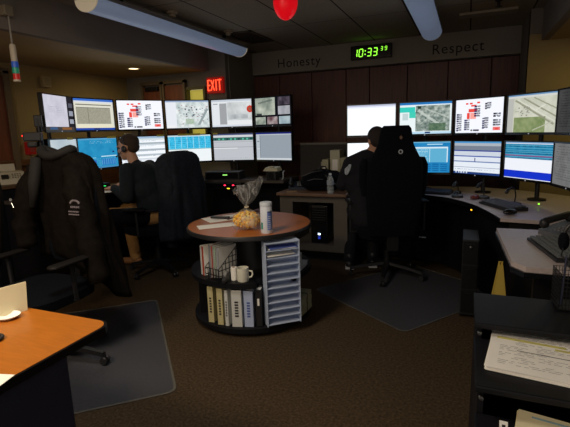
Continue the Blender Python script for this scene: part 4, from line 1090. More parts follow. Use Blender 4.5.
# trousers
f = MB(); f.ball((0, -.01, hipz - .02), (.19, .155, .11))
for k_, a_, s_ in ((knl, anl, -1), (knr, anr, 1)):
    f.cap(J['hip'] + V((s_ * .09, 0, -.01)), k_, .095, .072); f.cap(k_, a_ + V((0, 0, -.02)), .070, .058)
o = f.build('trousers', KHAKI, pl); remesh(o, .011, 4)
f = MB()
for k in range(24):
    a = 2 * PI * k / 24
    p = V((.19 * math.cos(a), -.008 + .158 * math.sin(a), hipz + .055)); a2 = a + 2 * PI / 24; p2 = V((.19 * math.cos(a2), -.008 + .158 * math.sin(a2), hipz + .055))
    f.tube([p, p2], .014, 6)
f.build('belt', BLACK, pl)
f = MB(); f.box((-.20, .03, hipz + .02), (.05, .09, .12), bev=.012); f.build('belt_pouch', BLACK, pl)
f = MB(); f.cap((-.175, .02, .60), (-.185, .34, .595), .088, .078); f.build('thigh_holster', FABRIC, pl, smooth=True)
for a_ in (anl, anr):
    f = MB(); f.cap(a_ + V((0, -.03, -.075)), a_ + V((0, .16, -.08)), .042, .036); f.cap(a_ + V((0, 0, -.06)), a_ + V((0, -.01, .02)), .045, .045)
    for v in f.bm.verts: v.co.z = max(v.co.z, .008)
    f.build('shoe', mat('tan_boot', (150, 104, 66), .6), pl, smooth=True)
f = MB(); f.tube([HM @ V((.082 * math.cos(a), -.01, .03 + .098 * math.sin(a))) for a in [PI * k / 16 for k in range(17)]], .005, 8)
f.ball((-.084, -.005, -.008), (.012, .026, .03), M=HM, seg=14); f.tube([HM @ V((-.088, 0, -.01)), HM @ V((-.085, .06, -.055)), HM @ V((-.05, .10, -.065))], .0035, 8); f.ball((-.045, .103, -.065), (.01, .008, .008), M=HM, seg=10)
f.build('headset', BLACK, pl, smooth=True)

# operator at right, seen from behind: faces +Y, head turned down-left
pr = thing('person', (-.83, 4.02, 0), R(14), 'seated person with short dark hair and black uniform seen from behind, head bowed', 'person')
hip = V((.0, -.02, .60)); chest = V((-.03, .02, .92)); neck = V((-.02, .01, 1.13)); headc = V((.075, .055, 1.255))
shl, shr = V((-.155, .02, 1.05)), V((.16, .04, 1.05))
ell, elr = V((-.235, .05, .86)), V((.25, .16, .82)); wrl, wrr = V((-.22, .28, .82)), V((.12, .36, .80))
knl, knr = V((-.14, .42, .58)), V((.10, .42, .58)); anl, anr = V((-.17, .20, .12)), V((.06, .26, .12))
f = MB(); HM = head_mesh(f, headc, V((-.35, 1, -.45)))
f.cap(neck + V((0, -.0, -.03)), headc + V((0, -.02, -.05)), .055, .052)
f.cap(hip, chest, .12, .12); f.cap(chest, neck + V((0, 0, -.05)), .11, .05)
for s_, e_, w_, ts in ((shl, ell, wrl, 1), (shr, elr, wrr, -1)):
    f.cap(chest + V((0, 0, .1)), s_, .06, .045); f.cap(s_, e_, .042, .034); f.cap(e_, w_, .034, .024); hand(f, w_, V((.1 * ts, .9, -.05)), V((0, 0, 1)), 1.0, .35, ts)
for k_, a_, s_ in ((knl, anl, -1), (knr, anr, 1)):
    f.cap(hip + V((s_ * .09, 0, 0)), k_, .078, .055); f.cap(k_, a_, .05, .035)
o = f.build('body', SKIN, pr); remesh(o, .0065, 2, .4); eyes(HM, pr)
f = MB(); f.ball((0, -.022, .042), (.081, .096, .088), M=HM, seg=24); f.ball((0, -.045, -.01), (.074, .06, .072), M=HM, seg=20)
o = f.build('hair', mat('black_hair', (40, 30, 27), .75, vary=.3, scale=120, bump=.6, bscale=400), pr); remesh(o, .008, 2)
f = MB(); f.cap(hip + V((0, 0, -.04)), V((-.01, .0, .78)), .16, .155); f.ball((-.02, .01, .88), (.195, .13, .18)); f.ball((-.02, .02, .99), (.20, .12, .13))
f.cap(V((-.02, .01, 1.05)), V((-.0, .02, 1.125)), .095, .066); f.cap(V((-.13, .02, 1.04)), V((.11, .03, 1.04)), .085, .08); f.cap(V((-.02, .01, 1.11)), shl, .078, .078); f.cap(V((0, .01, 1.11)), shr, .078, .078)
for s_, e_, w_ in ((shl, ell, wrl), (shr, elr, wrr)): f.cap(s_, e_, .075, .062); f.cap(e_, e_.lerp(w_, .88), .06, .042)
o = f.build('shirt', SHIRTB, pr); remesh(o, .010, 5)
f = MB(); f.ball((0, 0, .58), (.19, .16, .11))
for k_, a_, s_ in ((knl, anl, -1), (knr, anr, 1)): f.cap(hip + V((s_ * .09, 0, -.01)), k_, .095, .072); f.cap(k_, a_ + V((0, 0, -.02)), .070, .058)
o = f.build('trousers', SHIRTB, pr); remesh(o, .011, 4)
for a_ in (anl, anr):
    f = MB(); f.cap(a_ + V((0, -.03, -.075)), a_ + V((0, .16, -.08)), .042, .036); f.cap(a_ + V((0, 0, -.06)), a_ + V((0, -.01, .0)), .045, .045)
    for v in f.bm.verts: v.co.z = max(v.co.z, .008)
    sh = f.build('shoe', BLACK, pr, smooth=True)
    f = MB(); f.box(tuple(a_ + V((0, .03, -.105))), (.085, .24, .018), bev=.006); f.build('white_sole', mat('sole_white', (205, 205, 205), .6), sh)
f = MB()
Mp = Matrix.Translation((-.185, -.055, 1.015)) @ Matrix.Rotation(R(-48), 4, 'Z') @ Matrix.Rotation(R(72), 4, 'X') 
f.prism([(-.032, .045), (.032, .045), (.036, .0), (.02, -.045), (0, -.055), (-.02, -.045), (-.036, 0)], -.004, .004, M=Mp); f.build('shoulder_patch', mat('pale_patch', (160, 168, 178), .7, vary=.3, scale=60), pr)

# ------------------------------------------------------------------ round table carousel
RT = (-1.478, 2.868)
rt = thing('round_table', (*RT, 0), 0, 'round wood-topped table with black revolving shelf tiers below', 'table')
WOODT = mat('orange_wood_laminate', (170, 98, 46), .36, vary=.10, scale=5, stretch=(2, 14, 2), spec=.5)
f = MB(); f.lathe([(0, .692), (.45, .692), (.45, .7105), (0, .7105)], n=72); f.build('table_top', WOODT, rt, smooth=True)
f = MB(); f.lathe([(.44, .678), (.455, .678), (.46, .682), (.46, .704), (.456, .710), (.4505, .710), (.4505, .69), (.44, .69), (0, .6915), (0, .678)], n=72); f.build('table_rim', BLACK, rt, smooth=True)
nA = R(48 - 90); hw = .130; ring_ = []
for k in range(144):
    a = nA + 2 * PI * k / 144; px, py = .45 * math.cos(a), .45 * math.sin(a); tt = -px * math.sin(nA) + py * math.cos(nA)
    if math.cos(a - nA) > 0 and abs(tt) < hw: continue
    ring_.append((px, py))
for s_ in (-1, 1):   # notch that holds the letter sorter
    ring_.append(((.352) * math.cos(nA) - s_ * hw * math.sin(nA), .352 * math.sin(nA) + s_ * hw * math.cos(nA)))
f = MB(); f.prism(ring_, .357, .392); f.build('middle_shelf', DESKBLK, rt)
f = MB(); f.lathe([(0, .02), (.42, .02), (.44, .03), (.44, .065), (.42, .075), (0, .075)], n=72); f.lathe([(0, .0), (.30, .0), (.30, .02), (0, .02)], n=48); f.build('base_drum', DESKBLK, rt, smooth=True)
f = MB(); f.lathe([(0, .07), (.16, .07), (.16, .67), (0, .67)], n=32); 
f.build('centre_column', BLACK, rt, smooth=True)
def camdir_ang(px_ang): pass
view = math.atan2(0 - RT[1], 0 - RT[0])     # direction to the viewer
for k, a in enumerate((-72, 150, 215)):
    A = view + R(a); f = MB(); f.box((math.cos(A) * .28, math.sin(A) * .28, .215), (.26, .014, .28), rz=A); f.build('divider', DESKBLK, rt)

def radial(a_deg, r): A = view + R(a_deg); return (RT[0] + r * math.cos(A), RT[1] + r * math.sin(A)), A
# binders on the lower tier
def binder(a, th, h, m, label, r=.425, depth=.15, text=True, z=.076):
    (x, y), A = radial(a, r); A = view + R(-22 if a < -20 else -13)
    x -= depth / 2 * math.cos(A); y -= depth / 2 * math.sin(A)
    t = thing('ring_binder', (x, y, z), A + PI / 2, label, 'binder', 'binders on the lower tier of the round table')
    # local -Y is outward
    cov = m
    f = MB(); f.box((0, -depth / 2 + .002, h / 2), (th, .004, h), bev=.0015); f.box((-th / 2 + .0015, 0, h / 2), (.003, depth, h)); f.box((th / 2 - .0015, 0, h / 2), (.003, depth, h)); f.build('cover', cov, t)
    f = MB(); f.box((0, .005, h / 2), (th - .01, depth - .02, h - .02)); f.build('pages', PAPER, t)
    if text:
        f = MB(); n = 6; 
        for k in range(n): f.box((0, -depth / 2 - .0012, h * (.30 + .075 * k)), (th * .35, .001, h * .045))
        f.build('spine_lettering', INKB if text == 1 else mat('blue_ink', (70, 90, 160), .8), t)
    return t
WB = mat('white_binder', (206, 208, 206), .5); CB = mat('cream_binder', (196, 186, 140), .5); BB = mat('pale_blue_binder', (176, 190, 222), .5)
binder(-44, .042, .262, CB, 'narrow cream binder at the far left of the lower tier')
binder(-32.5, .042, .262, CB, 'cream binder with bold spine lettering left of the thin white one')
binder(-25.5, .025, .255, WB, 'thin white binder beside the cream lettered one')
binder(-15.5, .070, .262, WB, 'thick white binder in the middle of the lower tier')
binder(-4.5, .062, .255, BB, 'pale blue-white binder next to the black one', text=2)
binder(4.6, .040, .26, mat('black_binder', (26, 26, 28), .5), 'black binder with small white label beside the white letter sorter', text=False)
(x, y), A = radial(4.6, .4265)
o = MB(); o.box((0, 0, 0), (.014, .002, .05)); q = o.build('spine_tag', PAPER, loc=(x, y, .25), rz=A + PI / 2); tag(q, 'tiny white tag on the black binder spine', 'tag')
# white letter sorter
x, y, A = -1.150 + .047, 2.622 - .028, R(41) - PI / 2
so = thing('letter_sorter', (x, y, .076), A + PI / 2, 'tall white letter sorter with eleven slots on the round table side', 'organiser')
SW_ = mat('pale_blue_white_plastic', (186, 200, 226), .45); hs_ = .585; wS = .235; dS = .085
f = MB()
for s in (-1, 1): f.box((s * wS / 2, dS * .42, hs_ / 2), (.007, dS, hs_), bev=.002)
f.box((0, dS * .9, hs_ / 2), (wS, .006, hs_)); f.build('sorter_frame', SW_, so)
nS = 11
for k in range(nS + 1):
    f = MB(); z = .012 + k * (hs_ - .02) / nS
    f.box((0, dS * .36, z + .004), (wS - .012, dS * .92, .004), rx=R(7)); f.build('tray_shelf', SW_, so)
for k, (lx, m2) in enumerate(((0, PAPER), (.01, mat('blue_form', (90, 110, 190), .7)), (-.01, PAPER))):
    z = .012 + (nS - 1 - (0, 0, 1)[k]) * (hs_ - .02) / nS
    f = MB(); f.box((lx, dS * .36, z + .014 + k * .003), (wS - .04, dS * .8, .003), rx=R(7), rz=.04 * k); f.build('filed_sheets', m2, so)
# wire magazine rack with magazines on the middle tier
(x, y), A = radial(-35, .345)
wr = thing('wire_file_rack', (x, y, .393), A + PI / 2 - .15, 'black wire grid magazine rack on the middle tier', 'rack')
f = MB(); g = .0028
Wd, Dd, Hh = .13, .20, .235
def wire(a, b): f.tube([a, b], g, 6)
for s in (-1, 1):
    for k in range(7):
        yy = -Dd / 2 + k * Dd / 6; top = Hh * (.38 + .62 * k / 6); wire((s * Wd / 2, yy, 0), (s * Wd / 2, yy, top))
    for k in range(6):
        zz = k * Hh / 6; y0 = -Dd / 2 if zz < Hh * .38 else -Dd / 2 + (zz / Hh - .38) / .62 * Dd; wire((s * Wd / 2, y0, zz), (s * Wd / 2, Dd / 2, zz))
    wire((s * Wd / 2, -Dd / 2, Hh * .38), (s * Wd / 2, Dd / 2, Hh))
for k in range(6):
    xx = -Wd / 2 + k * Wd / 5; wire((xx, -Dd / 2, 0), (xx, -Dd / 2, Hh * .38)); wire((xx, -Dd / 2, 0), (xx, Dd / 2, 0)); wire((xx, Dd / 2, 0), (xx, Dd / 2, Hh))
for zz in (0, Hh * .19, Hh * .38): wire((-Wd / 2, -Dd / 2, zz), (Wd / 2, -Dd / 2, zz))
f.build('wire_grid', DKMETAL, wr)
mags = [((120, 128, 138), 'white magazine in the wire rack, its cover plain'), ((170, 60, 50), 'magazine with a red spine in the wire rack'), ((150, 175, 150), 'green and white brochure in the wire rack'), ((150, 154, 165), 'pale brochure at the inner side of the wire rack')]
for k, (c, lab) in enumerate(mags):
    A0 = A + PI / 2 - .15; lx = -.045 + k * .028
    px, py = x + lx * math.cos(A0), y + lx * math.sin(A0)
    t = thing('magazine', (px, py, .398), A0, lab, 'magazine', 'magazines in the wire rack')
    f = MB(); f.box((0, .01, .12), (.008, .17, .235 - k * .01)); f.build('pages', PAPER, t)
    f = MB(); f.box((-.0045, .01, .12), (.001, .172, .237 - k * .01)); f.box((0, -.0765, .12), (.0095, .001, .237 - k * .01)); f.build('cover', mat('mag_cover_%d' % k, c, .5), t)
# tall books at the left of the rack
(x, y), A = radial(-61, .335)
for k, (c, lab) in enumerate((((206, 208, 206), 'tall white catalogue standing at the left of the wire rack'), ((186, 70, 50), 'catalogue with a red and white spine left of the wire rack'))):
    t = thing('catalogue', (x + .03 * k * math.cos(A + PI / 2), y + .03 * k * math.sin(A + PI / 2), .393), A + PI / 2, lab, 'catalogue')
    f = MB(); f.box((0, 0, .105), (.022, .13, .21), bev=.002); f.build('pages', PAPER, t)
    f = MB(); f.box((0, -.066, .105), (.023, .002, .21)); f.box((-.0118, 0, .105), (.001, .13, .21)); f.build('cover', mat('cat_%d' % k, c, .5), t)
# mug + tape rolls
(x, y), A = radial(-9, .385)
mg = thing('coffee_mug', (x, y, .393), A, 'plain white mug on the middle tier of the round table', 'mug')
f = MB(); f.lathe([(0, 0), (.038, 0), (.040, .006), (.040, .092), (.036, .092), (.035, .008), (0, .008)], n=28); f.build('mug_cup', mat('cream_ceramic', (224, 222, 206), .3), mg, smooth=True)
f = MB(); f.tube([(.0, .038, .07), (0, .062, .066), (0, .066, .045), (0, .058, .028), (0, .038, .022)], .006, 8); f.build('mug_handle', _mats['cream_ceramic'], mg, smooth=True)
(x, y), A = radial(-19, .37)
tr = thing('paper_roll', (x, y, .393), A, 'narrow white paper roll standing left of the mug', 'roll')
f = MB(); f.lathe([(.010, 0), (.021, 0), (.021, .088), (.010, .088), (.010, 0)], n=24); f.build('roll_paper', PAPER, tr, smooth=True)
f = MB(); f.lathe([(.0088, -.0), (.0098, -.0), (.0098, .090), (.0088, .090), (.0088, 0)], n=16); f.build('roll_core', mat('brown_card', (150, 116, 80), .8), tr, smooth=True)
(x, y), A = radial(-24.5, .42)
cm = thing('hand_tape_dispenser', (x, y, .393), A, 'small black tape dispenser between the wire rack and paper roll', 'tape dispenser')
f = MB(); f.prism([(-.04, 0), (.04, 0), (.04, .02), (.01, .045), (-.03, .06), (-.04, .04)], -.012, .012, M=Matrix.Rotation(R(90), 4, 'X')); f.build('dispenser_body', BLACK, cm)
f = MB(); f.lathe([(.012, -.009), (.026, -.009), (.026, .009), (.012, .009), (.012, -.009)], n=20, M=Matrix.Translation((-.01, 0, .045)) @ Matrix.Rotation(R(90), 4, 'X')); f.build('tape_ring', mat('tape_grey', (120, 120, 118), .4), cm)
# boxes at right of the sorter
(x, y), A = radial(66, .36)
t = carton('white_box', (x, y, .393), (.16, .12, .03), WHITEP, 'flat white box on the middle tier right of the letter sorter', 'box'); t.rotation_euler.z = A + PI / 2
f = MB(); f.box((0, 0, .031), (.164, .124, .006), bev=.002); f.build('lid', WHITEP, t)
t = carton('white_box', (x - .01, y + .01, .4305), (.10, .08, .05), WHITEP, 'small white box on top of the flat white one', 'box'); t.rotation_euler.z = A + PI / 2 + .2
f = MB(); f.box((0, 0, .052), (.103, .083, .006), bev=.002); f.build('lid', WHITEP, t)
(x, y), A = radial(60, .34)
for k in range(4):
    o = MB(); o.box((0, 0, .016), (.19, .22, .032), bev=.003)
    q = thing('paper_bundle', (x, y, .076 + k * .0345), A + PI / 2 + .05 * (k % 2), ('bottom', 'second', 'third', 'topmost')[k] + ' paper bundle stacked behind the letter sorter', 'papers', 'paper bundles behind the letter sorter')
    o.build('sheets', mat('dull_paper', (170, 170, 140), .8), q)
    o = MB(); o.box((0, 0, .016), (.012, .224, .0335)); o.build('band', mat('dark_band', (60, 56, 50), .7), q)

# --- on the round table
zt = .7112
o = page('paper_sheet', (-1.66, 2.70, zt), R(38), .27, .13, 1, 'blank cream sheet at the front of the round table', [], m=PAPER); o.name = 'paper_sheet'
o.rotation_euler.z = R(42)
p2 = page('paper_sheet', (-1.745, 2.95, zt), R(52), .30, .20, 2, 'white sheet under the pen case at the back of the round table', [('printed_lines', INK, [(0, .1 * k - .2, .6, .015) for k in range(4)])])
t = thing('pen_case', (-1.765, 2.93, zt + .0065), R(5), 'flat black pen case lying on the white sheet', 'case')
f = MB(); f.box((0, 0, .008), (.15, .045, .015), bev=.005); f.build('case_body', BLACK, t); f = MB(); f.box((0, .0, .0165), (.11, .012, .002)); f.build('case_strip', mat('strip_grey', (120, 116, 108), .5), t)
t = thing('pen', (-1.67, 2.94, zt + .0065), R(80), 'dark pen lying beside the black case on the white sheet', 'pen')
f = MB(); f.tube([(-.05, 0, .005), (.04, 0, .005), (.05, 0, .005)], [.0045, .0045, .002], 10); f.build('pen_barrel', mat('maroon_plastic', (84, 40, 34), .4), t, smooth=True)
f = MB(); f.tube([(-.05, 0, .010), (-.02, 0, .0102)], .0013, 6); f.build('pen_clip', METAL, t)
# dark cloth bundle behind bag
t = thing('cloth_pouch', (-1.53, 3.02, zt), R(10), 'small dark purple pouch behind the popcorn bag', 'pouch')
f = MB(); f.ball((0, 0, .032), (.085, .05, .033)); f.ball((.05, .01, .035), (.05, .045, .04)); f.box((0, 0, .012), (.13, .07, .022)); o = f.build('pouch_body', mat('purple_grey_cloth', (86, 66, 78), .8, vary=.2, scale=20), t); remesh(o, .007, 3)
f = MB(); f.tube([(-.07, -.03, .05), (0, -.045, .062), (.06, -.03, .066)], .003, 6); f.build('pouch_zip', BLACK, t)
# popcorn
BX, BY = -1.40, 2.675
pop = MB()
kern = []
for k in range(620):
    while True:
        p = Vector((random.uniform(-1, 1), random.uniform(-1, 1), random.uniform(-1, 1)))
        if p.length < 1: break
    if k % 2: p = p.normalized() * random.uniform(.88, 1)
    c = Vector((p.x * .092, p.y * .078, .062 + p.z * .054))
    c.z = max(c.z, .012)
    for q in range(3):
        d = Vector((random.uniform(-1, 1), random.uniform(-1, 1), random.uniform(-1, 1))) * .006
        t_ = bmesh.new(); bmesh.ops.create_icosphere(t_, subdivisions=1, radius=random.uniform(.0055, .009)); t_.verts.index_update()
        vs = [pop.bm.verts.new(v.co + c + d) for v in t_.verts]; mi = random.choice((0, 0, 1, 1, 2))
        for fc in t_.faces: q_ = pop.bm.faces.new([vs[v.index] for v in fc.verts]); q_.material_index = mi
        t_.free()
o = pop.build('popcorn', [mat('popcorn_yellow', (246, 186, 44), .7), mat('popcorn_cream', (252, 224, 120), .7), mat('popcorn_amber', (206, 138, 40), .7)], loc=(BX, BY, zt + .003), smooth=True, recalc=False)
tag(o, 'yellow popcorn filling the clear tied bag', 'popcorn', kind='stuff')
def bag_mat():
    m = bpy.data.materials.new('clear_bag_film'); m.use_nodes = True; nt = m.node_tree; b = nt.nodes['Principled BSDF']
    b.inputs['Base Color'].default_value = lin((240, 240, 236)); b.inputs['Roughness'].default_value = .22; b.inputs['Specular IOR Level'].default_value = .9
    tc = nt.nodes.new('ShaderNodeTexCoord'); mp = nt.nodes.new('ShaderNodeMapping'); mp.inputs['Scale'].default_value = (9, 9, 3); nt.links.new(tc.outputs['Object'], mp.inputs[0])
    n = nt.nodes.new('ShaderNodeTexNoise'); n.inputs['Scale'].default_value = 2.2; n.inputs['Detail'].default_value = 4; n.inputs['Distortion'].default_value = 1.5; nt.links.new(mp.outputs[0], n.inputs['Vector'])
    mr = nt.nodes.new('ShaderNodeMapRange'); mr.inputs[1].default_value = .45; mr.inputs[2].default_value = .75; mr.inputs[3].default_value = .06; mr.inputs[4].default_value = .66
    nt.links.new(n.outputs['Fac'], mr.inputs[0]); nt.links.new(mr.outputs[0], b.inputs['Alpha'])
    bp_ = nt.nodes.new('ShaderNodeBump'); bp_.inputs['Strength'].default_value = .8; bp_.inputs['Distance'].default_value = .01; nt.links.new(n.outputs['Fac'], bp_.inputs['Height']); nt.links.new(bp_.outputs[0], b.inputs['Normal'])
    tl = nt.nodes.new('ShaderNodeBsdfTranslucent'); tl.inputs[0].default_value = lin((250, 250, 246)); tr = nt.nodes.new('ShaderNodeBsdfTransparent')
    m2 = nt.nodes.new('ShaderNodeMixShader'); nt.links.new(mr.outputs[0], m2.inputs[0]); nt.links.new(tr.outputs[0], m2.inputs[1]); nt.links.new(tl.outputs[0], m2.inputs[2])
    m3 = nt.nodes.new('ShaderNodeMixShader'); m3.inputs[0].default_value = .45; nt.links.new(b.outputs[0], m3.inputs[1]); nt.links.new(m2.outputs[0], m3.inputs[2])
    nt.links.new(m3.outputs[0], nt.nodes['Material Output'].inputs[0])
    return m
bg = thing('plastic_bag', (BX, BY, zt + .001), 0, 'clear plastic bag of popcorn twisted shut with a flared top', 'bag')
# lean towards camera right
vr = Vector((Xc.x, Yc.x, up.x)); right = (rot @ Vector((1, 0, 0))); right.z = 0; right.normalize()
f = MB(); rg = []; n = 40
prof = [(0, .07, 0), (.004, .092, 0), (.03, .108, 0), (.07, .106, 0), (.10, .088, 0), (.125, .052, 0), (.142, .022, .0), (.155, .012, .0), (.168, .018, .002), (.20, .046, .006), (.25, .074, .012), (.29, .090, .018), (.32, .100, .022)]
for z, r, dx in prof:
    ring = []
    fl = 1 if z > .16 else .25
    for k in range(n):
        a = 2 * PI * k / n
        rr = r * (1 + fl * (.13 * math.sin(5 * a + z * 9) + .08 * math.sin(11 * a + z * 20)) * (1 if r > .02 else .6))
        fx = rr * math.cos(a); fy = rr * math.sin(a) * (.45 if z > .16 else .86)
        px = right * fx; py = Vector((-right.y, right.x, 0)) * fy
        zz = z + (.036 * math.cos(a) + .012 * math.sin(3 * a) if z > .28 else 0)
        ring.append(px + py + right * dx * 1.0 + Vector((0, 0, zz)))
    rg.append(ring)
f.rings(rg, False); f.build('bag_film', bag_mat(), bg, smooth='all')
f = MB(); f.tube([right * (.004) + Vector((.014 * math.cos(a), .014 * math.sin(a), .154 + .002 * math.sin(a))) for a in [2 * PI * k / 12 for k in range(13)]], .0028, 6); f.build('bag_tie', mat('tie_cream', (220, 210, 170), .6), bg)
# wipes canister
wc = thing('wipes_canister', (-1.213, 2.60, zt), R(-25), 'tall white wipes canister with a blue printed label on the round table', 'canister')
f = MB(); f.lathe([(0, 0), (.038, 0), (.040, .004), (.040, .178), (.038, .182), (0, .182)], n=32); f.build('canister_body', mat('canister_white', (222, 226, 236), .35), wc, smooth=True)
f = MB(); f.lathe([(0, .182), (.041, .182), (.041, .200), (.038, .208), (0, .210)], n=32); f.build('canister_lid', WHITEP, wc, smooth=True)
def wrap(a0, a1, z0, z1, m, nm, par, r=.0405, n=10):
    f = MB(); A_ = [a0 + (a1 - a0) * k / n for k in range(n + 1)]
    f.rings([[(r * math.cos(a), r * math.sin(a), z0), (r * math.cos(a), r * math.sin(a), z1), ((r - .001) * math.cos(a), (r - .001) * math.sin(a), z1), ((r - .001) * math.cos(a), (r - .001) * math.sin(a), z0)] for a in A_]); f.build(nm, m, par)
va = math.atan2(-2.61, 1.215) - R(-25)
wrap(va + .15, va + 1.1, .025, .15, mat('label_blue', (110, 132, 206), .5), 'blue_label', wc)
wrap(va + .3, va + .95, .142, .15, mat('label_dark', (50, 60, 90), .5), 'brand_strip', wc, .0411)
for k in range(7): wrap(va + .3, va + .3 + random.uniform(.35, .65), .035 + k * .013, .040 + k * .013, mat('label_white', (214, 220, 236), .5), 'label_print', wc, .0412, 4)
wrap(va - 1.1, va - .65, .03, .075, mat('label_teal', (60, 150, 130), .5), 'teal_panel', wc, .0406)

# ------------------------------------------------------------------ orange table, left foreground
tb = thing('wood_table', (-1.12, 1.10, 0), 0, 'orange wood laminate table with black edge at the lower left corner', 'table')
r = .05; out = [(-1.5, 0), (-r, 0)] + [(-r + r * math.sin(R(a)), -r + r * math.cos(R(a))) for a in range(15, 90, 15)] + [(0, -r), (0, -.9), (-1.5, -.9)]
def inset(p, d): return [(min(x, -d) if x > -1.4 else x, min(y, -d) if y > -.8 else y) for x, y in p]
f = MB(); f.prism([(x - (.006 if x > -1.4 else 0), y - (.006 if y > -.8 else 0)) for x, y in out], .72, .7408); f.build('table_top', mat('bright_orange_wood', (176, 102, 26), .38, vary=.10, scale=6, stretch=(2, 14, 2), coat=.15), tb)
f = MB(); f.prism(out, .712, .7195); n = len(out) - 3
rim = out[1:-1]
f.rings([[(x, y, z) for x, y in rim] for z in (.715, .737)], False, closed=False)
f.prism([(x + .001, y + .001) for x, y in rim] + [(x - .007, y - .007) for x, y in rim[::-1]], .715, .739)
f.build('edge_band', BLACKG, tb)
f = MB(); f.box((-.10, -.46, .35), (.03, .66, .70), bev=.004); f.build('side_panel', mat('navy_panel', (40, 42, 62), .7, vary=.1, scale=30), tb)
f = MB(); f.box((-1.35, -.46, .35), (.03, .66, .70)); f.build('side_panel', _mats['navy_panel'], tb)
f = MB(); f.box((-.725, -.40, .48), (1.2, .02, .38)); f.build('modesty_panel', _mats['navy_panel'], tb)
# tent card on the table
tc_ = thing('tent_card', (-1.60, .915, .7412), R(73), 'cream folded tent card standing on the orange table', 'card')
f = MB(); h = .10; L = .36
for s in (-1, 1): f.rings([[(x, s * .035, 0), (x, s * .037, 0), (x + (.02 if x > 0 else 0), s * .002, h), (x + (.02 if x > 0 else 0), 0, h)] for x in (-L / 2, L / 2)])
f.build('card_faces', PAPERC, tc_)
f = MB()
for k, x in enumerate((.02, .07)): f.box((x, -.031, .022), (.018, .002, .006), rx=R(-19))
f.build('small_print', mat('faded_ink', (170, 150, 120), .8), tc_)
t = thing('paper_bowl', (-1.57, .93, .7412), 0, 'shallow white dish under the cream card on the orange table', 'dish')
f = MB(); f.lathe([(0, 0), (.04, 0), (.065, .018), (.063, .02), (.038, .004), (0, .004)], n=28); f.build('dish', PAPER, t, smooth=True)
f = MB(); f.lathe([(.063, .018), (.067, .018), (.067, .021), (.063, .021), (.063, .018)], n=28); f.build('dish_rim', PAPER, t, smooth=True)
t.location = (-1.512, 1.0, .7412); t.scale = (.6, .6, .6); 
o = MB(); pts = [(-.09 + .045 * math.cos(a), .0 + .085 * math.sin(a), .006) for a in [2 * PI * k / 30 for k in range(31)]]; o.tube(pts, .0055, 8)
q = o.build('cable_loop', BLACK, loc=(-1.335, .77, .7412), smooth=True, rz=R(-25)); tag(q, 'black cable loop lying on the orange table', 'cable')
q = page('paper_corner', (-1.20, .63, .7412), R(15), .20, .16, 1, 'white sheet corner at the near edge of the orange table', [], m=PAPER); q.name = 'paper_sheet'

# ------------------------------------------------------------------ left wall fittings
t = thing('wall_speaker', (-4.30, 3.627, 1.975), R(90), 'small beige speaker box high on the left wall', 'speaker')
f = MB(); f.box((0, -.025, 0), (.10, .05, .115), bev=.006); f.build('speaker_case', mat('beige_box', (160, 140, 100), .6), t)
f = MB(); 
for k in range(5): f.box((0, -.052, -.03 + k * .015), (.07, .004, .005))
f.build('grille', mat('grille_tan', (130, 112, 80), .7), t)
t = thing('fire_pull_station', (-4.30, 3.33, 1.275), R(90), 'small red lit alarm box on the left wall', 'alarm')
f = MB(); f.box((0, -.03, 0), (.09, .06, .13), bev=.008); f.build('alarm_case', mat('alarm_dark_red', (120, 24, 22), .5, emit=.05, ecol=(255, 30, 30)), t)
f = MB(); f.box((0, -.062, .055), (.07, .006, .015)); f.build('red_light_bar', mat('red_bar', (230, 40, 40), .4, emit=1.2, ecol=(255, 50, 50)), t)
f = MB(); f.box((0, -.062, -.01), (.05, .006, .06), bev=.003); f.build('pull_handle', mat('dull_red', (150, 60, 56), .5), t)
t = thing('equipment_post', (-3.40, 2.76, .84), R(40), 'black post with clamped camera box and cable loop beside the document screen', 'equipment')
f = MB(); f.tube([(0, 0, 0), (0, 0, .70)], .022, 12); f.lathe([(0, 0), (.07, 0), (.07, .015), (0, .02)]); f.build('post', DKMETAL, t, smooth=True)
f = MB(); f.box((-.05, -.03, .55), (.14, .07, .075), bev=.01); f.build('camera_box', BLACK, t)
f = MB(); f.box((-.06, -.02, .485), (.08, .06, .05), bev=.015); f.build('lower_box', BLACK, t)
f = MB(); f.ball((-.125, -.04, .56), .006); f.build('red_light', mat('red_point', (255, 40, 40), .4, emit=2.5, ecol=(255, 40, 40)), t, smooth=True)
f = MB(); f.tube([(0, -.02, .43), (-.06, -.04, .36), (-.05, -.04, .27), (0, -.02, .22)], .008, 8); f.build('cable_loop', BLACK, t, smooth=True)
f = MB(); f.box((.0, 0, .68), (.06, .04, .10), bev=.006); f.build('top_clamp', DKMETAL, t)

# counter and fax machine at left wall
t = thing('side_counter', (-4.05, 2.60, 0), 0, 'dark counter along the left wall carrying the white fax machine', 'counter')
f = MB(); f.box((0, 0, .945), (.42, 1.3, .03), bev=.004); f.build('counter_top', mat('brown_counter', (92, 66, 44), .5, vary=.15, scale=8), t)
f = MB(); f.box((-.0, 0, .475), (.38, 1.26, .89)); f.build('counter_body', DESKBLK, t)
fx = thing('fax_machine', (-4.03, 2.86, .961), R(62), 'white fax machine with a small dark display on the side counter', 'fax machine')
fx.scale = (.72,) * 3
FW = mat('fax_white', (186, 178, 158), .5)
f = MB(); f.rings([[(x, -.15, 0), (x, .15, 0), (x, .15, .16), (x, -.05, .15), (x, -.15, .06)] for x in (-.19, .19)]); f.build('fax_body', FW, fx)
Mf = Matrix.Translation((0, -.102, .108)) @ Matrix.Rotation(R(-48) + R(90), 4, 'X')
f = MB(); f.box((-.04, -.125, .09), (.08, .05, .055), rx=R(-42)); f.build('fax_display', mat('fax_dark', (38, 36, 34), .3), fx)
f = MB()
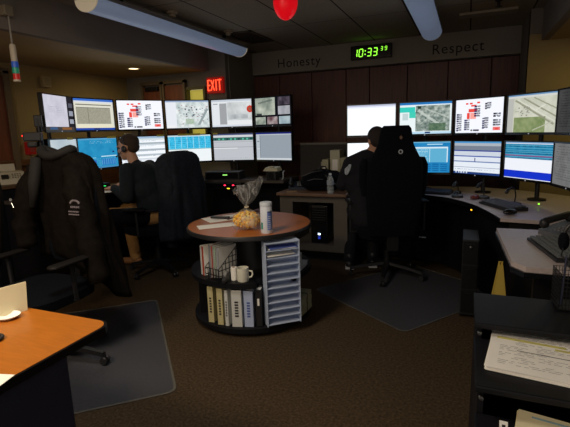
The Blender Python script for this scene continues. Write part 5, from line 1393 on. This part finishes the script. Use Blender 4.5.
for a in range(4):
    for b_ in range(3): f.box((.05 + a * .03, -.128 + b_ * .022, .083 + b_ * .020), (.018, .012, .012), rx=R(42))
f.build('fax_buttons', mat('fax_btn', (112, 108, 98), .5), fx)
f = MB(); f.box((0, .13, .20), (.24, .02, .10), rx=R(-20)); f.build('paper_tray', FW, fx)
f = MB(); f.box((-.17, -.0, .165), (.05, .2, .035), bev=.01); f.build('handset', FW, fx)

# ------------------------------------------------------------------ lights
def area(name, loc, size, power, col, rotv=(0, 0, 0), shape='SQUARE', sy=None, spread=None):
    l = bpy.data.lights.new(name, 'AREA'); l.energy = power; l.color = col; l.size = size; l.shape = shape
    if sy: l.shape = 'RECTANGLE'; l.size_y = sy
    if spread: l.spread = spread
    o = bpy.data.objects.new(name, l); C.objects.link(o); o.location = loc; o.rotation_euler = rotv; return o
area('downlight_bay', (-3.573, 4.226, 2.11), .11, 3.0, (1, .80, .45), shape='DISK')
area('downlight_right_bay', (1.35, 4.2, 2.11), .15, 3.6, (1, .84, .30), shape='DISK')
area('wall_glow_left', (-3.95, 3.55, 1.0), .3, 1.0, (1, .82, .25), rotv=(0, R(-90), 0))
area('room_light_behind', (-1.9, -.3, 2.38), .5, 52.0, (1, .80, .55))
area('fill_middle', (-1.5, 1.3, 2.40), .4, 18.0, (1, .92, .80))  # added fill lamp that brightens the round table and papers, no fixture behind it
area('fill_behind_right', (.9, -.2, 2.1), .4, 4, (.9, .93, 1.0))  # added cool fill lamp behind the camera, lifts the overall brightness
w = bpy.data.worlds.new('world'); scn.world = w; w.use_nodes = True
w.node_tree.nodes['Background'].inputs[0].default_value = (.9, .8, .7, 1); w.node_tree.nodes['Background'].inputs[1].default_value = .75
scn.view_settings.view_transform = 'Standard'; scn.view_settings.look = 'None'; scn.view_settings.gamma = 1; scn.view_settings.exposure = 0
try: scn.view_settings.use_curve_mapping = False
except Exception: pass
scn.cycles.use_denoising = True
scn.cycles.max_bounces = 6; scn.cycles.transparent_max_bounces = 12
scn.cycles.sample_clamp_indirect = 3.0
